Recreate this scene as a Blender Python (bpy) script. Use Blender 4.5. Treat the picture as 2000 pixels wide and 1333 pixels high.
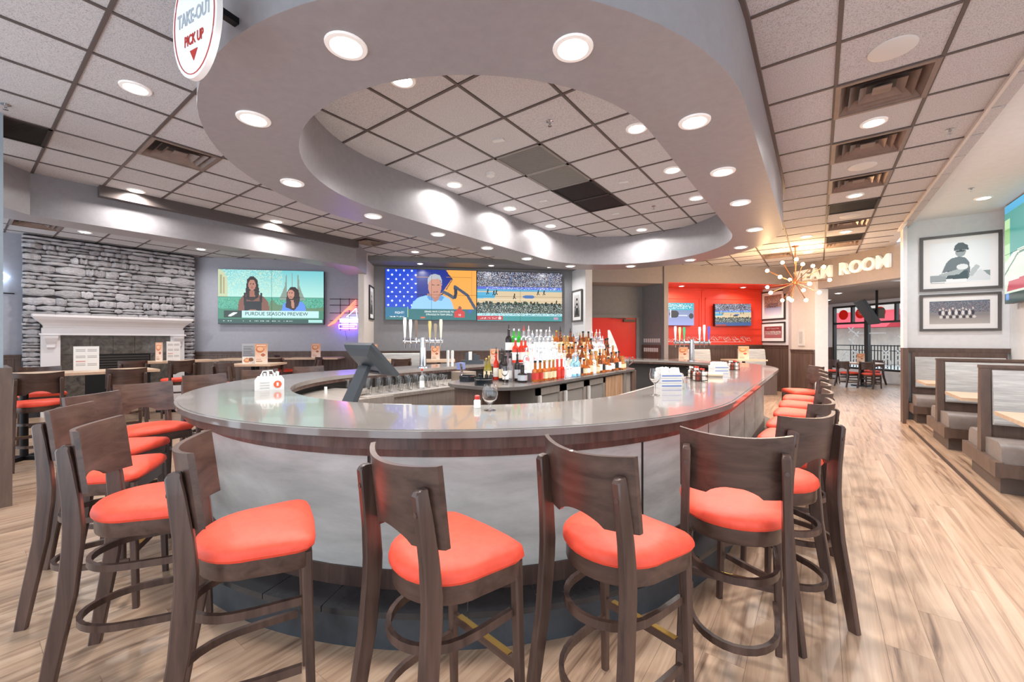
import bpy, bmesh, math, random
import numpy as np
from mathutils import Vector, Matrix
random.seed(7)
for o in list(bpy.data.objects): bpy.data.objects.remove(o, do_unlink=True)
SC = bpy.context.scene
C = SC.collection
R2 = 2 ** .5
PI = math.pi

# ------------------------------------------------------------------ camera
cam_d = bpy.data.cameras.new('camera')
cam_d.sensor_width = 36.0
cam_d.lens = 807.8 / 2000 * 36.0
cam_d.shift_y = -0.00085
cam_d.clip_start = 0.05
cam = bpy.data.objects.new('camera', cam_d)
cam.location = (0, 0, 1.5)
cam.rotation_euler = (PI / 2, 0, 0.637)
C.objects.link(cam)
SC.camera = cam

# ------------------------------------------------------------------ world and exposure
W = bpy.data.worlds.new('sky'); SC.world = W
W.use_nodes = True
_bg = W.node_tree.nodes['Background']
_bg.inputs['Color'].default_value = (0.80, 0.90, 1.0, 1)
_bg.inputs['Strength'].default_value = 2.2
SC.view_settings.view_transform = 'Standard'
SC.view_settings.look = 'None'
SC.view_settings.gamma = 1.0
SC.view_settings.use_curve_mapping = False
SC.view_settings.exposure = 0.35
LAMP = 16.0          # watts of one recessed downlight

# ------------------------------------------------------------------ helpers
def lin(h):
    h = h.lstrip('#')
    r = []
    for i in (0, 2, 4):
        c = int(h[i:i + 2], 16) / 255
        r.append(c / 12.92 if c <= .04045 else ((c + .055) / 1.055) ** 2.4)
    return tuple(r)
def lin4(h): return lin(h) + (1,)
MATS = {}
def newmat(name):
    m = bpy.data.materials.new(name); m.use_nodes = True
    MATS[name] = m
    return m, m.node_tree.nodes, m.node_tree.links, m.node_tree.nodes['Principled BSDF']
def plain(name, col, rough=.5, metal=0, coat=0, trans=0, ior=1.45, emit=None, es=0, alpha=1):
    if name in MATS: return MATS[name]
    m, n, l, b = newmat(name)
    b.inputs['Base Color'].default_value = lin4(col) if isinstance(col, str) else tuple(col) + (1,)
    b.inputs['Roughness'].default_value = rough
    b.inputs['Metallic'].default_value = metal
    b.inputs['Coat Weight'].default_value = coat
    b.inputs['Coat Roughness'].default_value = .1
    b.inputs['Transmission Weight'].default_value = trans
    b.inputs['IOR'].default_value = ior
    b.inputs['Alpha'].default_value = alpha
    if emit:
        b.inputs['Emission Color'].default_value = lin4(emit)
        b.inputs['Emission Strength'].default_value = es
    return m
def grainy(name, c1, c2, scale=(3, 3, 3), rough=.5, detail=6, bump=0, metal=0, coat=0, dist=0, world=False, lo=.3, hi=.7, rnd=0, rr=0, nscale=1.0, stops=None, spec=None):
    """two-tone noise material: stretched noise on object (or world) coordinates"""
    if name in MATS: return MATS[name]
    m, n, l, b = newmat(name)
    if world:
        g = n.new('ShaderNodeNewGeometry'); src = g.outputs['Position']
    else:
        g = n.new('ShaderNodeTexCoord'); src = g.outputs['Object']
    mp = n.new('ShaderNodeMapping'); mp.inputs['Scale'].default_value = scale
    l.new(src, mp.inputs['Vector'])
    vec = mp.outputs['Vector']
    nz = n.new('ShaderNodeTexNoise'); nz.inputs['Scale'].default_value = nscale
    nz.inputs['Detail'].default_value = detail; nz.inputs['Roughness'].default_value = .62
    nz.inputs['Distortion'].default_value = dist
    if rnd or rr:
        oi = n.new('ShaderNodeObjectInfo'); at = n.new('ShaderNodeAttribute'); at.attribute_name = 'rnd'
        sm = n.new('ShaderNodeMath'); sm.operation = 'ADD'
        l.new(oi.outputs['Random'], sm.inputs[0]); l.new(at.outputs['Fac'], sm.inputs[1])
        fr = n.new('ShaderNodeMath'); fr.operation = 'FRACT'; l.new(sm.outputs[0], fr.inputs[0])
        ml = n.new('ShaderNodeMath'); ml.operation = 'MULTIPLY'; ml.inputs[1].default_value = 37.0
        l.new(fr.outputs[0], ml.inputs[0])
        ad = n.new('ShaderNodeVectorMath'); ad.operation = 'ADD'
        l.new(vec, ad.inputs[0]); l.new(ml.outputs[0], ad.inputs[1]); vec = ad.outputs[0]
    l.new(vec, nz.inputs['Vector'])
    rp = n.new('ShaderNodeValToRGB')
    e = rp.color_ramp.elements
    e[0].position = lo; e[1].position = hi
    e[0].color = lin4(c1); e[1].color = lin4(c2)
    if stops:
        for p, c in stops:
            q = e.new(p); q.color = lin4(c)
    l.new(nz.outputs['Fac'], rp.inputs['Fac'])
    col = rp.outputs['Color']
    if rr:
        hs = n.new('ShaderNodeHueSaturation')
        mr = n.new('ShaderNodeMapRange'); mr.inputs['To Min'].default_value = 1 - rr; mr.inputs['To Max'].default_value = 1 + rr
        l.new(fr.outputs[0], mr.inputs['Value']); l.new(mr.outputs['Result'], hs.inputs['Value'])
        l.new(col, hs.inputs['Color']); col = hs.outputs['Color']
    l.new(col, b.inputs['Base Color'])
    b.inputs['Roughness'].default_value = rough
    b.inputs['Metallic'].default_value = metal
    b.inputs['Coat Weight'].default_value = coat
    if spec is not None: b.inputs['Specular IOR Level'].default_value = spec
    if bump:
        bp = n.new('ShaderNodeBump'); bp.inputs['Strength'].default_value = bump; bp.inputs['Distance'].default_value = .01
        l.new(nz.outputs['Fac'], bp.inputs['Height']); l.new(bp.outputs['Normal'], b.inputs['Normal'])
    return m
def emis(name, col, s):
    if name in MATS: return MATS[name]
    m, n, l, b = newmat(name)
    b.inputs['Base Color'].default_value = (0, 0, 0, 1)
    b.inputs['Emission Color'].default_value = lin4(col)
    b.inputs['Emission Strength'].default_value = s
    return m
def printmat(name, glow=0, rough=.4):
    """flat print stored as mesh colours; glow > 0 for lit screens"""
    if name in MATS: return MATS[name]
    m, n, l, b = newmat(name)
    a = n.new('ShaderNodeVertexColor'); a.layer_name = 'print'
    if glow:
        b.inputs['Base Color'].default_value = (.01, .01, .01, 1)
        l.new(a.outputs['Color'], b.inputs['Emission Color']); b.inputs['Emission Strength'].default_value = glow
        b.inputs['Roughness'].default_value = .25
    else:
        l.new(a.outputs['Color'], b.inputs['Base Color']); b.inputs['Roughness'].default_value = rough
    return m

class MB:
    def __init__(s): s.v = []; s.f = []; s.mi = []
    def add(s, vs, fs, M=None, mi=0):
        o = len(s.v)
        for p in vs:
            p = Vector(p)
            s.v.append(tuple(M @ p) if M is not None else tuple(p))
        for f in fs: s.f.append(tuple(i + o for i in f)); s.mi.append(mi)
        return s
    def box(s, x0, x1, y0, y1, z0, z1, M=None, mi=0):
        vs = [(x, y, z) for z in (z0, z1) for y in (y0, y1) for x in (x0, x1)]
        return s.add(vs, [(0, 2, 3, 1), (4, 5, 7, 6), (0, 1, 5, 4), (2, 6, 7, 3), (0, 4, 6, 2), (1, 3, 7, 5)], M, mi)
    def prism(s, pts, z0, z1, M=None, mi=0):
        n = len(pts)
        area = sum(pts[i][0] * pts[(i + 1) % n][1] - pts[(i + 1) % n][0] * pts[i][1] for i in range(n))
        if area < 0: pts = pts[::-1]
        vs = [(p[0], p[1], z0) for p in pts] + [(p[0], p[1], z1) for p in pts]
        fs = [tuple(range(n - 1, -1, -1)), tuple(range(n, 2 * n))] + [(i, (i + 1) % n, n + (i + 1) % n, n + i) for i in range(n)]
        return s.add(vs, fs, M, mi)
    def rings(s, rs, cap0=True, cap1=True, M=None, mi=0, closed=True):
        n = len(rs[0]); vs = [p for r in rs for p in r]; fs = []
        for k in range(len(rs) - 1):
            for i in range(n if closed else n - 1):
                j = (i + 1) % n
                fs.append((k * n + i, k * n + j, (k + 1) * n + j, (k + 1) * n + i))
        if cap0: fs.append(tuple(range(n - 1, -1, -1)))
        if cap1: fs.append(tuple(range((len(rs) - 1) * n, len(rs) * n)))
        return s.add(vs, fs, M, mi)
    def lathe(s, prof, n=16, M=None, mi=0, cap0=True, cap1=True):
        rs = [[(r * math.cos(2 * PI * i / n), r * math.sin(2 * PI * i / n), z) for i in range(n)] for r, z in prof]
        return s.rings(rs, cap0, cap1, M, mi)
    def cyl(s, x, y, z0, z1, r, n=16, r2=None, M=None, mi=0):
        T = Matrix.Translation((x, y, 0))
        return s.lathe([(r, z0), (r if r2 is None else r2, z1)], n, M @ T if M is not None else T, mi)
    def tube(s, path, r, n=6, M=None, mi=0):
        return s.sweep(path, [(r * math.cos(2 * PI * i / n), r * math.sin(2 * PI * i / n)) for i in range(n)], M, mi)
    def sweep(s, path, sec, M=None, mi=0, up=(0, 0, 1), closed=False):
        P = [Vector(p) for p in path]; rs = []
        for i, p in enumerate(P):
            a = P[i - 1] if (i > 0 or closed) else p
            b = P[(i + 1) % len(P)] if (i < len(P) - 1 or closed) else p
            t = (b - a).normalized()
            u = Vector(up)
            if abs(t.dot(u)) > .95: u = Vector((1, 0, 0)) if abs(t.x) < .9 else Vector((0, 1, 0))
            x = t.cross(u).normalized(); y = x.cross(t).normalized()
            rs.append([tuple(p + x * q[0] + y * q[1]) for q in sec])
        if closed: rs.append(rs[0])
        return s.rings([r[::-1] for r in rs], not closed, not closed, M, mi)
    def sphere(s, c, r, n=10, m=6, M=None, mi=0, sz=1):
        prof = [(max(1e-4, r * math.sin(PI * k / m)), -r * sz * math.cos(PI * k / m)) for k in range(m + 1)]
        T = Matrix.Translation(c)
        return s.lathe(prof, n, M @ T if M is not None else T, mi)
    def mesh(s, name, smooth=False):
        me = bpy.data.meshes.new(name)
        me.from_pydata(s.v, [], s.f); me.update()
        if smooth:
            me.shade_smooth(); me.set_sharp_from_angle(angle=.6)
        return me
    def build(s, name, mats, parent=None, smooth=False, loc=None, rotz=0, **tags):
        me = s.mesh(name, smooth)
        if not isinstance(mats, (list, tuple)): mats = [mats]
        for m in mats: me.materials.append(m)
        if len(mats) > 1: me.polygons.foreach_set('material_index', s.mi)
        return link(name, me, parent, loc, rotz, **tags)
def link(name, me, parent=None, loc=None, rotz=0, label=None, cat=None, group=None, kind=None):
    o = bpy.data.objects.new(name, me); C.objects.link(o)
    if loc is not None: o.location = loc
    o.rotation_euler[2] = rotz
    if parent is not None: o.parent = parent
    return tag(o, label, cat, group, kind)
def tag(o, label=None, cat=None, group=None, kind=None):
    if label: o['label'] = label
    if cat: o['category'] = cat
    if group: o['group'] = group
    if kind: o['kind'] = kind
    return o
def thing(name, label, cat, loc=(0, 0, 0), rotz=0, group=None):
    o = bpy.data.objects.new(name, None); C.objects.link(o)
    o.location = loc; o.rotation_euler[2] = rotz; o.empty_display_size = .1
    return tag(o, label, cat, group)
KIDS = {}
def kids(o):
    return [c for c in o.children]
def dup(root, loc, rotz=None, label=None, group=None):
    r = root.copy(); C.objects.link(r); r.location = loc
    if rotz is not None: r.rotation_euler[2] = rotz
    if label: r['label'] = label
    if group: r['group'] = group
    for ch in list(root.children):
        c = ch.copy(); C.objects.link(c); c.parent = r
        for g in list(ch.children):
            d = g.copy(); C.objects.link(d); d.parent = c
    return r
def UV(u, v, z=0.0): return Vector(((u - v) / R2, (u + v) / R2, z))
DG = Matrix.Rotation(PI / 4, 4, 'Z')        # diagonal frame: local x = u, local y = v
def rotM(ax, a): return Matrix.Rotation(a, 4, ax)
def T(x, y, z): return Matrix.Translation((x, y, z))

def text_mesh(txt, size, depth=0.0, name='lettering', bold=0.0, xs=1.0):
    cu = bpy.data.curves.new('t', 'FONT'); cu.body = txt; cu.size = size; cu.extrude = depth
    cu.align_x = 'CENTER'; cu.align_y = 'CENTER'; cu.offset = bold; cu.resolution_u = 3
    ob = bpy.data.objects.new('t', cu); C.objects.link(ob)
    dg = bpy.context.evaluated_depsgraph_get(); dg.update()
    me = bpy.data.meshes.new_from_object(ob.evaluated_get(dg))
    bpy.data.objects.remove(ob, do_unlink=True); bpy.data.curves.remove(cu)
    me.name = name
    me.materials.clear()
    if xs != 1: me.transform(Matrix.Diagonal((xs, 1, 1, 1)))
    return me
def lettering(txt, size, mat, parent, M, depth=.001, name='lettering', bold=0.0, xs=1.0, label=None):
    me = text_mesh(txt, size, depth, name, bold, xs)
    me.transform(M); me.materials.append(mat)
    return link(name, me, parent, label=label)

class Canvas:
    """small painter for flat print: colours land on a grid of mesh points (x right, y up, 0..1)"""
    def __init__(s, w, h, bg='#000000'):
        s.w, s.h = w, h; s.a = np.zeros((h, w, 3)); s.a[:] = lin(bg)
        yy, xx = np.mgrid[0:h, 0:w]; s.x = (xx + .5) / w; s.y = (yy + .5) / h
    def put(s, mask, col): s.a[mask] = lin(col) if isinstance(col, str) else col
    def rect(s, x0, x1, y0, y1, col): s.put((s.x >= x0) & (s.x <= x1) & (s.y >= y0) & (s.y <= y1), col)
    def ell(s, cx, cy, rx, ry, col): s.put(((s.x - cx) / rx) ** 2 + ((s.y - cy) / ry) ** 2 <= 1, col)
    def poly(s, pts, col):
        ins = np.zeros((s.h, s.w), bool); n = len(pts)
        for i in range(n):
            (x1, y1), (x2, y2) = pts[i], pts[(i + 1) % n]
            if y1 == y2: continue
            cond = ((y1 > s.y) != (y2 > s.y)) & (s.x < (x2 - x1) * (s.y - y1) / (y2 - y1) + x1)
            ins ^= cond
        s.put(ins, col)
    def line(s, pts, wd, col):
        asp = s.w / s.h
        for (x1, y1), (x2, y2) in zip(pts[:-1], pts[1:]):
            dx, dy = (x2 - x1) * asp, y2 - y1; L = dx * dx + dy * dy + 1e-9
            t = np.clip(((s.x - x1) * asp * dx + (s.y - y1) * dy) / L, 0, 1)
            d = np.hypot((s.x - x1) * asp - t * dx, s.y - y1 - t * dy)
            s.put(d <= wd, col)
    def speck(s, x0, x1, y0, y1, cols, seed=1, den=1.0, cell=1):
        rs = np.random.RandomState(seed)
        m = (s.x >= x0) & (s.x <= x1) & (s.y >= y0) & (s.y <= y1) & (rs.rand(s.h, s.w) < den)
        pal = np.array([lin(c) for c in cols]); pick = pal[rs.randint(0, len(cols), (s.h, s.w))]
        s.a[m] = pick[m]
    def grad(s, x0, x1, y0, y1, c0, c1):
        m = (s.x >= x0) & (s.x <= x1) & (s.y >= y0) & (s.y <= y1)
        t = np.clip((s.y - y0) / (y1 - y0), 0, 1)[..., None]
        g = np.array(lin(c0)) * (1 - t) + np.array(lin(c1)) * t
        s.a[m] = g[m]
    def mesh(s, name, W, H, x0=0., x1=1., y0=0., y1=1., mat=None):
        """mesh in local XZ plane, centred, facing -Y"""
        i0, i1 = int(round(x0 * s.w)), int(round(x1 * s.w)); j0, j1 = int(round(y0 * s.h)), int(round(y1 * s.h))
        sub = s.a[j0:j1, i0:i1]; h, w = sub.shape[:2]
        xs = np.linspace(-W / 2, W / 2, w + 1); zs = np.linspace(-H / 2, H / 2, h + 1)
        vs = [(x, 0, z) for z in zs for x in xs]
        fs = [(j * (w + 1) + i, j * (w + 1) + i + 1, (j + 1) * (w + 1) + i + 1, (j + 1) * (w + 1) + i) for j in range(h) for i in range(w)]
        me = bpy.data.meshes.new(name); me.from_pydata(vs, [], fs); me.update()
        ca = me.color_attributes.new('print', 'FLOAT_COLOR', 'CORNER')
        cols = np.ones((h * w, 4, 4)); cols[:, :, :3] = sub.reshape(h * w, 1, 3)
        ca.data.foreach_set('color', cols.ravel())
        if mat: me.materials.append(mat)
        return me
# ------------------------------------------------------------------ materials
PAINT_SOFFIT = grainy('soffit_paint', '#8f8b8e', '#969295', (14, 14, 14), rough=.36, bump=.04, detail=3)
PAINT_GREY = grainy('grey_paint', '#8c8c90', '#929296', (12, 12, 12), rough=.5, bump=.03, detail=3)
PAINT_DARK = grainy('dark_grey_paint', '#747476', '#7a7a7c', (12, 12, 12), rough=.5, bump=.03, detail=3)
PAINT_LAV = grainy('lavender_grey_paint', '#9c9ca6', '#a2a2ac', (12, 12, 12), rough=.55, bump=.03, detail=3)
PAINT_TAUPE = grainy('taupe_paint', '#948a86', '#9a908c', (12, 12, 12), rough=.5, bump=.03, detail=3)
PAINT_WHITE = grainy('white_paint', '#e4e4e5', '#eaeaeb', (12, 12, 12), rough=.6, bump=.02, detail=3)
PAINT_CREAM = grainy('cream_paint', '#d3cac2', '#d9d0c8', (12, 12, 12), rough=.6, bump=.02, detail=3)
PAINT_RED = plain('red_paint', '#e0402b', .35)
DOOR_RED = plain('door_red', '#dc2f22', .35)
WHITE_TRIM = plain('white_trim', '#e4dedd', .4)
WOOD_DK = grainy('dark_stained_wood', '#3c2923', '#5e463c', (18, 18, 1.6), rough=.38, detail=5, dist=.6, lo=.35, hi=.68, rnd=1, coat=.08)
WOOD_H = grainy('dark_stained_wood_crossgrain', '#3c2923', '#5e463c', (1.8, 16, 20), rough=.36, detail=5, dist=.5, lo=.33, hi=.7, rnd=1, coat=.12)
WOOD_PANEL = grainy('walnut_panel_wood', '#54413a', '#6b564c', (22, 22, 1.2), rough=.45, detail=5, dist=.5, lo=.3, hi=.7, world=True)
WOOD_TRIM = grainy('walnut_trim_wood', '#54423a', '#6f594d', (9, 9, 2), rough=.45, detail=5, dist=.5, world=True)
WOOD_BLOND = grainy('blond_table_wood', '#c8a688', '#d8bb9f', (3, 22, 22), rough=.35, detail=5, lo=.3, hi=.7)
FLOOR_WOOD = grainy('floor_wood', '#654b3b', '#ceb299', (16, .8, 16), rough=.3, detail=10, dist=1.0, lo=.28, hi=.72, world=True, rnd=1, rr=.05, stops=[(.37, '#9a7c66'), (.5, '#b9997f')])
GRID_M = plain('ceiling_grid_metal', '#5a504d', .5)
TILE_M = grainy('ceiling_tile_board', '#949295', '#c8c5c6', (150, 150, 150), rough=.9, detail=2, lo=.3, hi=.52, world=True, bump=.12, rr=.02, spec=.2)
CHROME = plain('chrome', '#c9c9cc', .12, 1)
STEEL = grainy('brushed_steel', '#b3aaa2', '#c9c1b9', (2, 60, 2), rough=.35, metal=.7, detail=3)
BLACK = plain('black_plastic', '#17181a', .4)
BLACK_M = plain('black_metal', '#1e1d1e', .45, .6)
CHAR = plain('charcoal_plastic', '#3b3f44', .4)
RED_V = grainy('red_vinyl', '#ea4a30', '#f2543c', (30, 30, 30), rough=.58, detail=3, bump=.03)
BRASS = plain('brass_plate', '#c7a45c', .25, 1)
CONCRETE = grainy('pale_concrete_laminate', '#9b9a97', '#cfcecb', (1.6, 1.6, 6), rough=.4, detail=9, dist=.25, lo=.28, hi=.72, world=True)
QUARTZ = grainy('grey_quartz', '#7c7570', '#88817c', (3, 3, 3), rough=.13, detail=5, coat=.3, lo=.3, hi=.7, world=True)
SLATE = grainy('dark_slate_tile', '#2a2a2c', '#3c3b3d', (6, 6, 6), rough=.22, detail=6, world=True)
SLATE2 = grainy('dark_step_face', '#232529', '#4a4f55', (3, 3, 3), rough=.5, detail=8, world=True)
STONE = grainy('ledge_stone', '#858184', '#c4c0c1', (7, 7, 12), rough=.85, detail=8, bump=.5, lo=.25, hi=.75, rnd=1, rr=.22)
GRANITE = grainy('dark_granite', '#3d3835', '#6b635c', (8, 8, 8), rough=.12, detail=8, dist=1.0)
WHITE_PL = plain('white_plastic', '#d2d0cd', .45)
GLASS = plain('clear_glass', '#ffffff', .02, trans=1, ior=1.45)
PANE = plain('window_glass', '#f4fbff', .0, trans=1, ior=1.02)
LENS = emis('lamp_lens', '#fffaf2', 26)
HC = 3.547

# ------------------------------------------------------------------ floor
def proj(p):
    X, Y, Z = p; c, s = math.cos(.637), math.sin(.637)
    xc, zc = X * c + Y * s, -X * s + Y * c
    return (1000 + 807.8 * xc / zc, 664.8 - 807.8 * (Z - 1.5) / zc, zc) if zc > .05 else (0, 0, -1)
def inview(p, m=60):
    x, y, z = proj(p); return z > 0 and -m < x < 2000 + m and -m < y < 1333 + m
def near_any(pts, m=60): return any(inview(p, m) for p in pts)
fl = MB(); fl.box(-13.6, 4.6, -2.5, 16, -.12, -.012); fl.box(-4, 8, 16, 24, -.12, -.012)
floor = fl.build('floor', plain('floor_slab', '#9a7f6c', .6), kind='structure')
PW, PL = .178, 1.22
plank_me = MB().box(-PW / 2 + .0005, PW / 2 - .0005, -PL / 2 + .0005, PL / 2 - .0005, -.0115, 0).mesh('floor_plank')
plank_me.materials.append(FLOOR_WOOD)
cand = []
for i in range(-76, 32):
    off = (i * 0.37 % 1) * PL
    for j in range(-3, 20):
        x, y = i * PW, j * PL + off
        if (y > 14 and x < -3) or math.hypot(x + 3, max(0, abs(y - 5.28) - 1.91)) < 1.5: continue
        if x - PW > 1.27 and y < 11: continue
        if x < -12.3 or ((y - x) / R2 > 11.6 and y + x < 9.5 * R2) or y + x > 15.1 * R2: continue
        if not near_any([(x, y + k * PL / 2, 0) for k in (-1, 0, 1)], 120): continue
        z = proj((x, y, 0))[2]
        cand.append((z if z > 0 else 0, x, y))
cand.sort()
for z, x, y in cand[:290]: link('floor_plank', plank_me, floor, (x, y, 0))
far = MB(); rv = []
for z, x, y in cand[290:]:
    far.box(x - PW / 2 + .0005, x + PW / 2 - .0005, y - PL / 2 + .0005, y + PL / 2 - .0005, -.0115, 0); rv += [random.random()] * 8
fo = far.build('distant_floor_planks', FLOOR_WOOD, floor, kind='stuff')
fo.data.attributes.new('rnd', 'FLOAT', 'POINT').data.foreach_set('value', rv)

# ------------------------------------------------------------------ suspended ceiling (one 2 ft grid)
TS = .6096; GX, GY = .116, 3.625
def tc(i, j): return GX + (i + .5) * TS, GY + (j + .5) * TS     # centre of tile (i, j)
RC = (-2.52, 2.97, 6.42)      # soffit ring: centre x, near and far centre y
def stad(x, y, cx, y0, y1): return math.hypot(x - cx, max(0, y0 - y, y - y1))
ceil = MB().box(-13.4, 1.2, -2.5, 15, HC + .05, HC + .12).build('ceiling', plain('ceiling_deck', '#4a4644', .8), kind='structure')
GRILLES = {}
skip = set()
def in_room(x, y):
    if x > 1.17 or x < -12.7: return False
    if (y - x) / R2 > 11.3 or (x + y) / R2 > 9.75: return False
    return True
# fixtures which take the place of a tile: (i, j)
DIFF = [(0, 1), (0, 3), (0, 5), (0, 9), (0, 12), (-10, -4), (-13, 2), (-19, -5), (-2, 13)]
RET = [(0, 7), (0, 11)]
BLK = [(-5, 2), (-5, 3)]
GRY = [(-5, 0), (-5, 1)]
LFT = [(-11, -6)]
skip.update(DIFF + RET + BLK + GRY + LFT)
tile_me = MB().box(-TS / 2 + .013, TS / 2 - .013, -TS / 2 + .013, TS / 2 - .013, .004, .02).mesh('ceiling_tile')
tile_me.materials.append(TILE_M)
cand = []
for i in range(-22, 2):
    for j in range(-10, 18):
        x, y = tc(i, j)
        if not in_room(x, y) or (i, j) in skip: continue
        d = stad(x, y, *RC)
        if 1.95 < d < 1.75: continue
        if not near_any([(x + a * TS / 2, y + b * TS / 2, HC) for a in (-1, 1) for b in (-1, 1)], 150): continue
        cand.append((proj((x, y, HC))[2], x, y))
cand.sort()
for z, x, y in cand[:290]: link('ceiling_tile', tile_me, ceil, (x, y, HC))
if len(cand) > 290:
    far = MB()
    for z, x, y in cand[290:]: far.box(x - TS / 2 + .013, x + TS / 2 - .013, y - TS / 2 + .013, y + TS / 2 - .013, HC + .004, HC + .02)
    far.build('distant_ceiling_tiles', TILE_M, ceil, kind='stuff')
g = MB()
for i in range(-22, 3):
    x = GX + i * TS
    if x < 1.25: g.box(x - .012, x + .012, -2.5, 14.2, HC - .004, HC + .03)
for j in range(-10, 19):
    y = GY + j * TS
    if y < 14.4: g.box(-12.9, 1.19, y - .012, y + .012, HC - .0035, HC + .029)
g.build('ceiling_grid', GRID_M, ceil)
# ring shaped soffit over the bar
def stadium(cx, y0, y1, r, n=40):
    a = [(cx + r * math.cos(t), y1 + r * math.sin(t)) for t in [PI * k / n for k in range(n + 1)]]
    b = [(cx + r * math.cos(t), y0 + r * math.sin(t)) for t in [PI + PI * k / n for k in range(n + 1)]]
    return a + b
def ring_band(cx, y0, y1, r0, r1, z0, z1, n=40):
    O, I = stadium(cx, y0, y1, r1, n), stadium(cx, y0, y1, r0, n)
    m = MB(); k = len(O)
    m.add([(x, y, z1) for x, y in O] + [(x, y, z0) for x, y in O] + [(x, y, z0) for x, y in I] + [(x, y, z1) for x, y in I],
          [f for i in range(k) for j in [(i + 1) % k] for f in ((i, k + i, k + j, j), (k + i, 2 * k + i, 2 * k + j, k + j), (2 * k + i, 3 * k + i, 3 * k + j, 2 * k + j), (3 * k + i, i, j, 3 * k + j))])
    return m
ring_band(RC[0], RC[1], RC[2], 1.55, 2.15, 3.0, HC + .04).build('soffit_ring', PAINT_SOFFIT, smooth=True, kind='structure')
ring_band(RC[0], RC[1], RC[2], 2.149, 2.175, HC - .03, HC + .005).build('trim_1', GRID_M, smooth=True, kind='structure')

# ------------------------------------------------------------------ walls
def struct(name, m, mat, M=None, **k):
    o = m.build(name, mat, kind='structure', **k)
    if M is not None: o.matrix_world = M
    return o
WD = MB()
struct('wall_left', MB().box(-12.6, -12.4, -2.5, 3.75, 0, HC + .05), PAINT_LAV)
struct('wall_screens', MB().box(-6.6, 3.9, 11.25, 11.4, 0, HC + .05), PAINT_LAV, DG)
struct('wall_wing', MB().box(-2.1, -1.97, 9.97, 11.25, 0, HC + .05), PAINT_CREAM, DG)
struct('soffit_screens', MB().box(-2.0, 3.5, 10.41, 11.25, 3.43, HC + .05), PAINT_DARK, DG)
struct('wall_panel_screens', MB().box(-1.97, 3.42, 11.2, 11.25, 0, 3.43), PAINT_GREY, DG)
struct('wall_pier', MB().prism([(3.37, 11.25), (3.5, 10.41), (3.68, 10.41), (3.75, 11.25)], 0, HC + .05), PAINT_WHITE, DG)
struct('wall_door', MB().box(3.6, 6.0, 11.2, 11.4, 0, HC + .05), PAINT_DARK, DG)
struct('soffit_door', MB().box(3.6, 5.72, 10.45, 11.2, 3.03, HC + .05), PAINT_TAUPE, DG)
struct('wall_block', MB().prism([(5.46, 11.2), (5.69, 10.44), (5.74, 10.44), (5.74, 11.6), (5.46, 11.6)], 0, HC + .05), PAINT_DARK, DG)
struct('wall_pilaster', MB().box(5.7, 5.82, 10.41, 11.6, 0, HC + .05), PAINT_TAUPE, DG)
struct('soffit_alcove', MB().box(5.82, 9.62, 10.41, 11.6, 3.07, HC + .05), PAINT_TAUPE, DG)
struct('ceiling_alcove', MB().box(5.82, 9.5, 10.43, 11.5, 3.05, 3.075), PAINT_RED, DG)
struct('wall_back', MB().box(5.74, 9.7, 11.5, 11.65, 0, 3.2), PAINT_RED, DG)
struct('wall_pictures', MB().box(9.55, 9.7, 10.2, 11.7, 0, HC + .05), PAINT_WHITE, DG)
struct('wall_pier_far', MB().prism([(9.5, 10.45), (9.36, 10.2), (9.36, 9.45), (9.75, 9.45), (9.75, 10.45)], 0, 3.1), PAINT_CREAM, DG)
struct('soffit_team_room', MB().box(9.45, 9.8, 6.2, 10.6, 2.83, HC + .05), PAINT_TAUPE, DG)
# left beam: straight run with a kink at both ends, plus a shallow track box along its top
struct('soffit_dining', MB().prism([(-7.74, .56), (-7.3, .12), (-7.62, -.2), (-8.2, .38), (-8.2, 4.78), (-9.0, 5.6), (-8.44, 5.72), (-7.74, 5.0)], 3.03, HC + .05), PAINT_SOFFIT)
struct('trim_2', MB().box(-7.74, -7.62, 1.15, 4.98, 3.41, HC + .01), plain('track_box_paint', '#5b5250', .3))
# near column on the left
struct('wall_column', MB().box(-6.5, -5.92, -.5, .27, 0, HC + .05), grainy('column_paint', '#8c969e', '#929ca4', (12, 12, 12), rough=.5, bump=.02))
cl = MB().box(-6.55, -5.86, -.55, .32, 0, 1.25)
struct('trim_3', cl, WOOD_TRIM)
# right side: platform, wing wall with wood cladding, white wall and white ceiling
struct('floor_platform', MB().box(1.27, 2.6, 2.5, 10.4, -.01, .08), FLOOR_WOOD)
struct('trim_4', MB().box(1.255, 1.27, 2.5, 9.8, 0, .03), plain('dark_edge', '#3a2c26', .5))
struct('wall_right_end', MB().box(1.235, 2.7, 10.4, 10.5, 0, 3.75), PAINT_WHITE)
struct('wall_right_wing', MB().box(1.235, 1.29, 10.2, 10.4, 1.36, 3.75), PAINT_WHITE)
struct('trim_5', MB().box(1.225, 1.3, 10.15, 10.41, 0, 1.36), WOOD_TRIM)
struct('trim_6', MB().box(1.275, 2.55, 10.34, 10.4, 1.28, 1.36), WOOD_TRIM)
struct('wall_right', MB().box(2.55, 2.7, 2.0, 10.5, 0, 3.75), PAINT_WHITE)
struct('ceiling_right', MB().box(1.2, 2.7, -2.5, 10.5, 3.66, 3.75), PAINT_WHITE)
struct('trim_7', MB().box(1.185, 1.21, -2.5, 9.8, HC - .03, 3.67), PAINT_CREAM)
struct('trim_8', MB().box(1.185, 1.24, 9.8, 10.45, HC - .03, 3.75), PAINT_WHITE)
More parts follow.
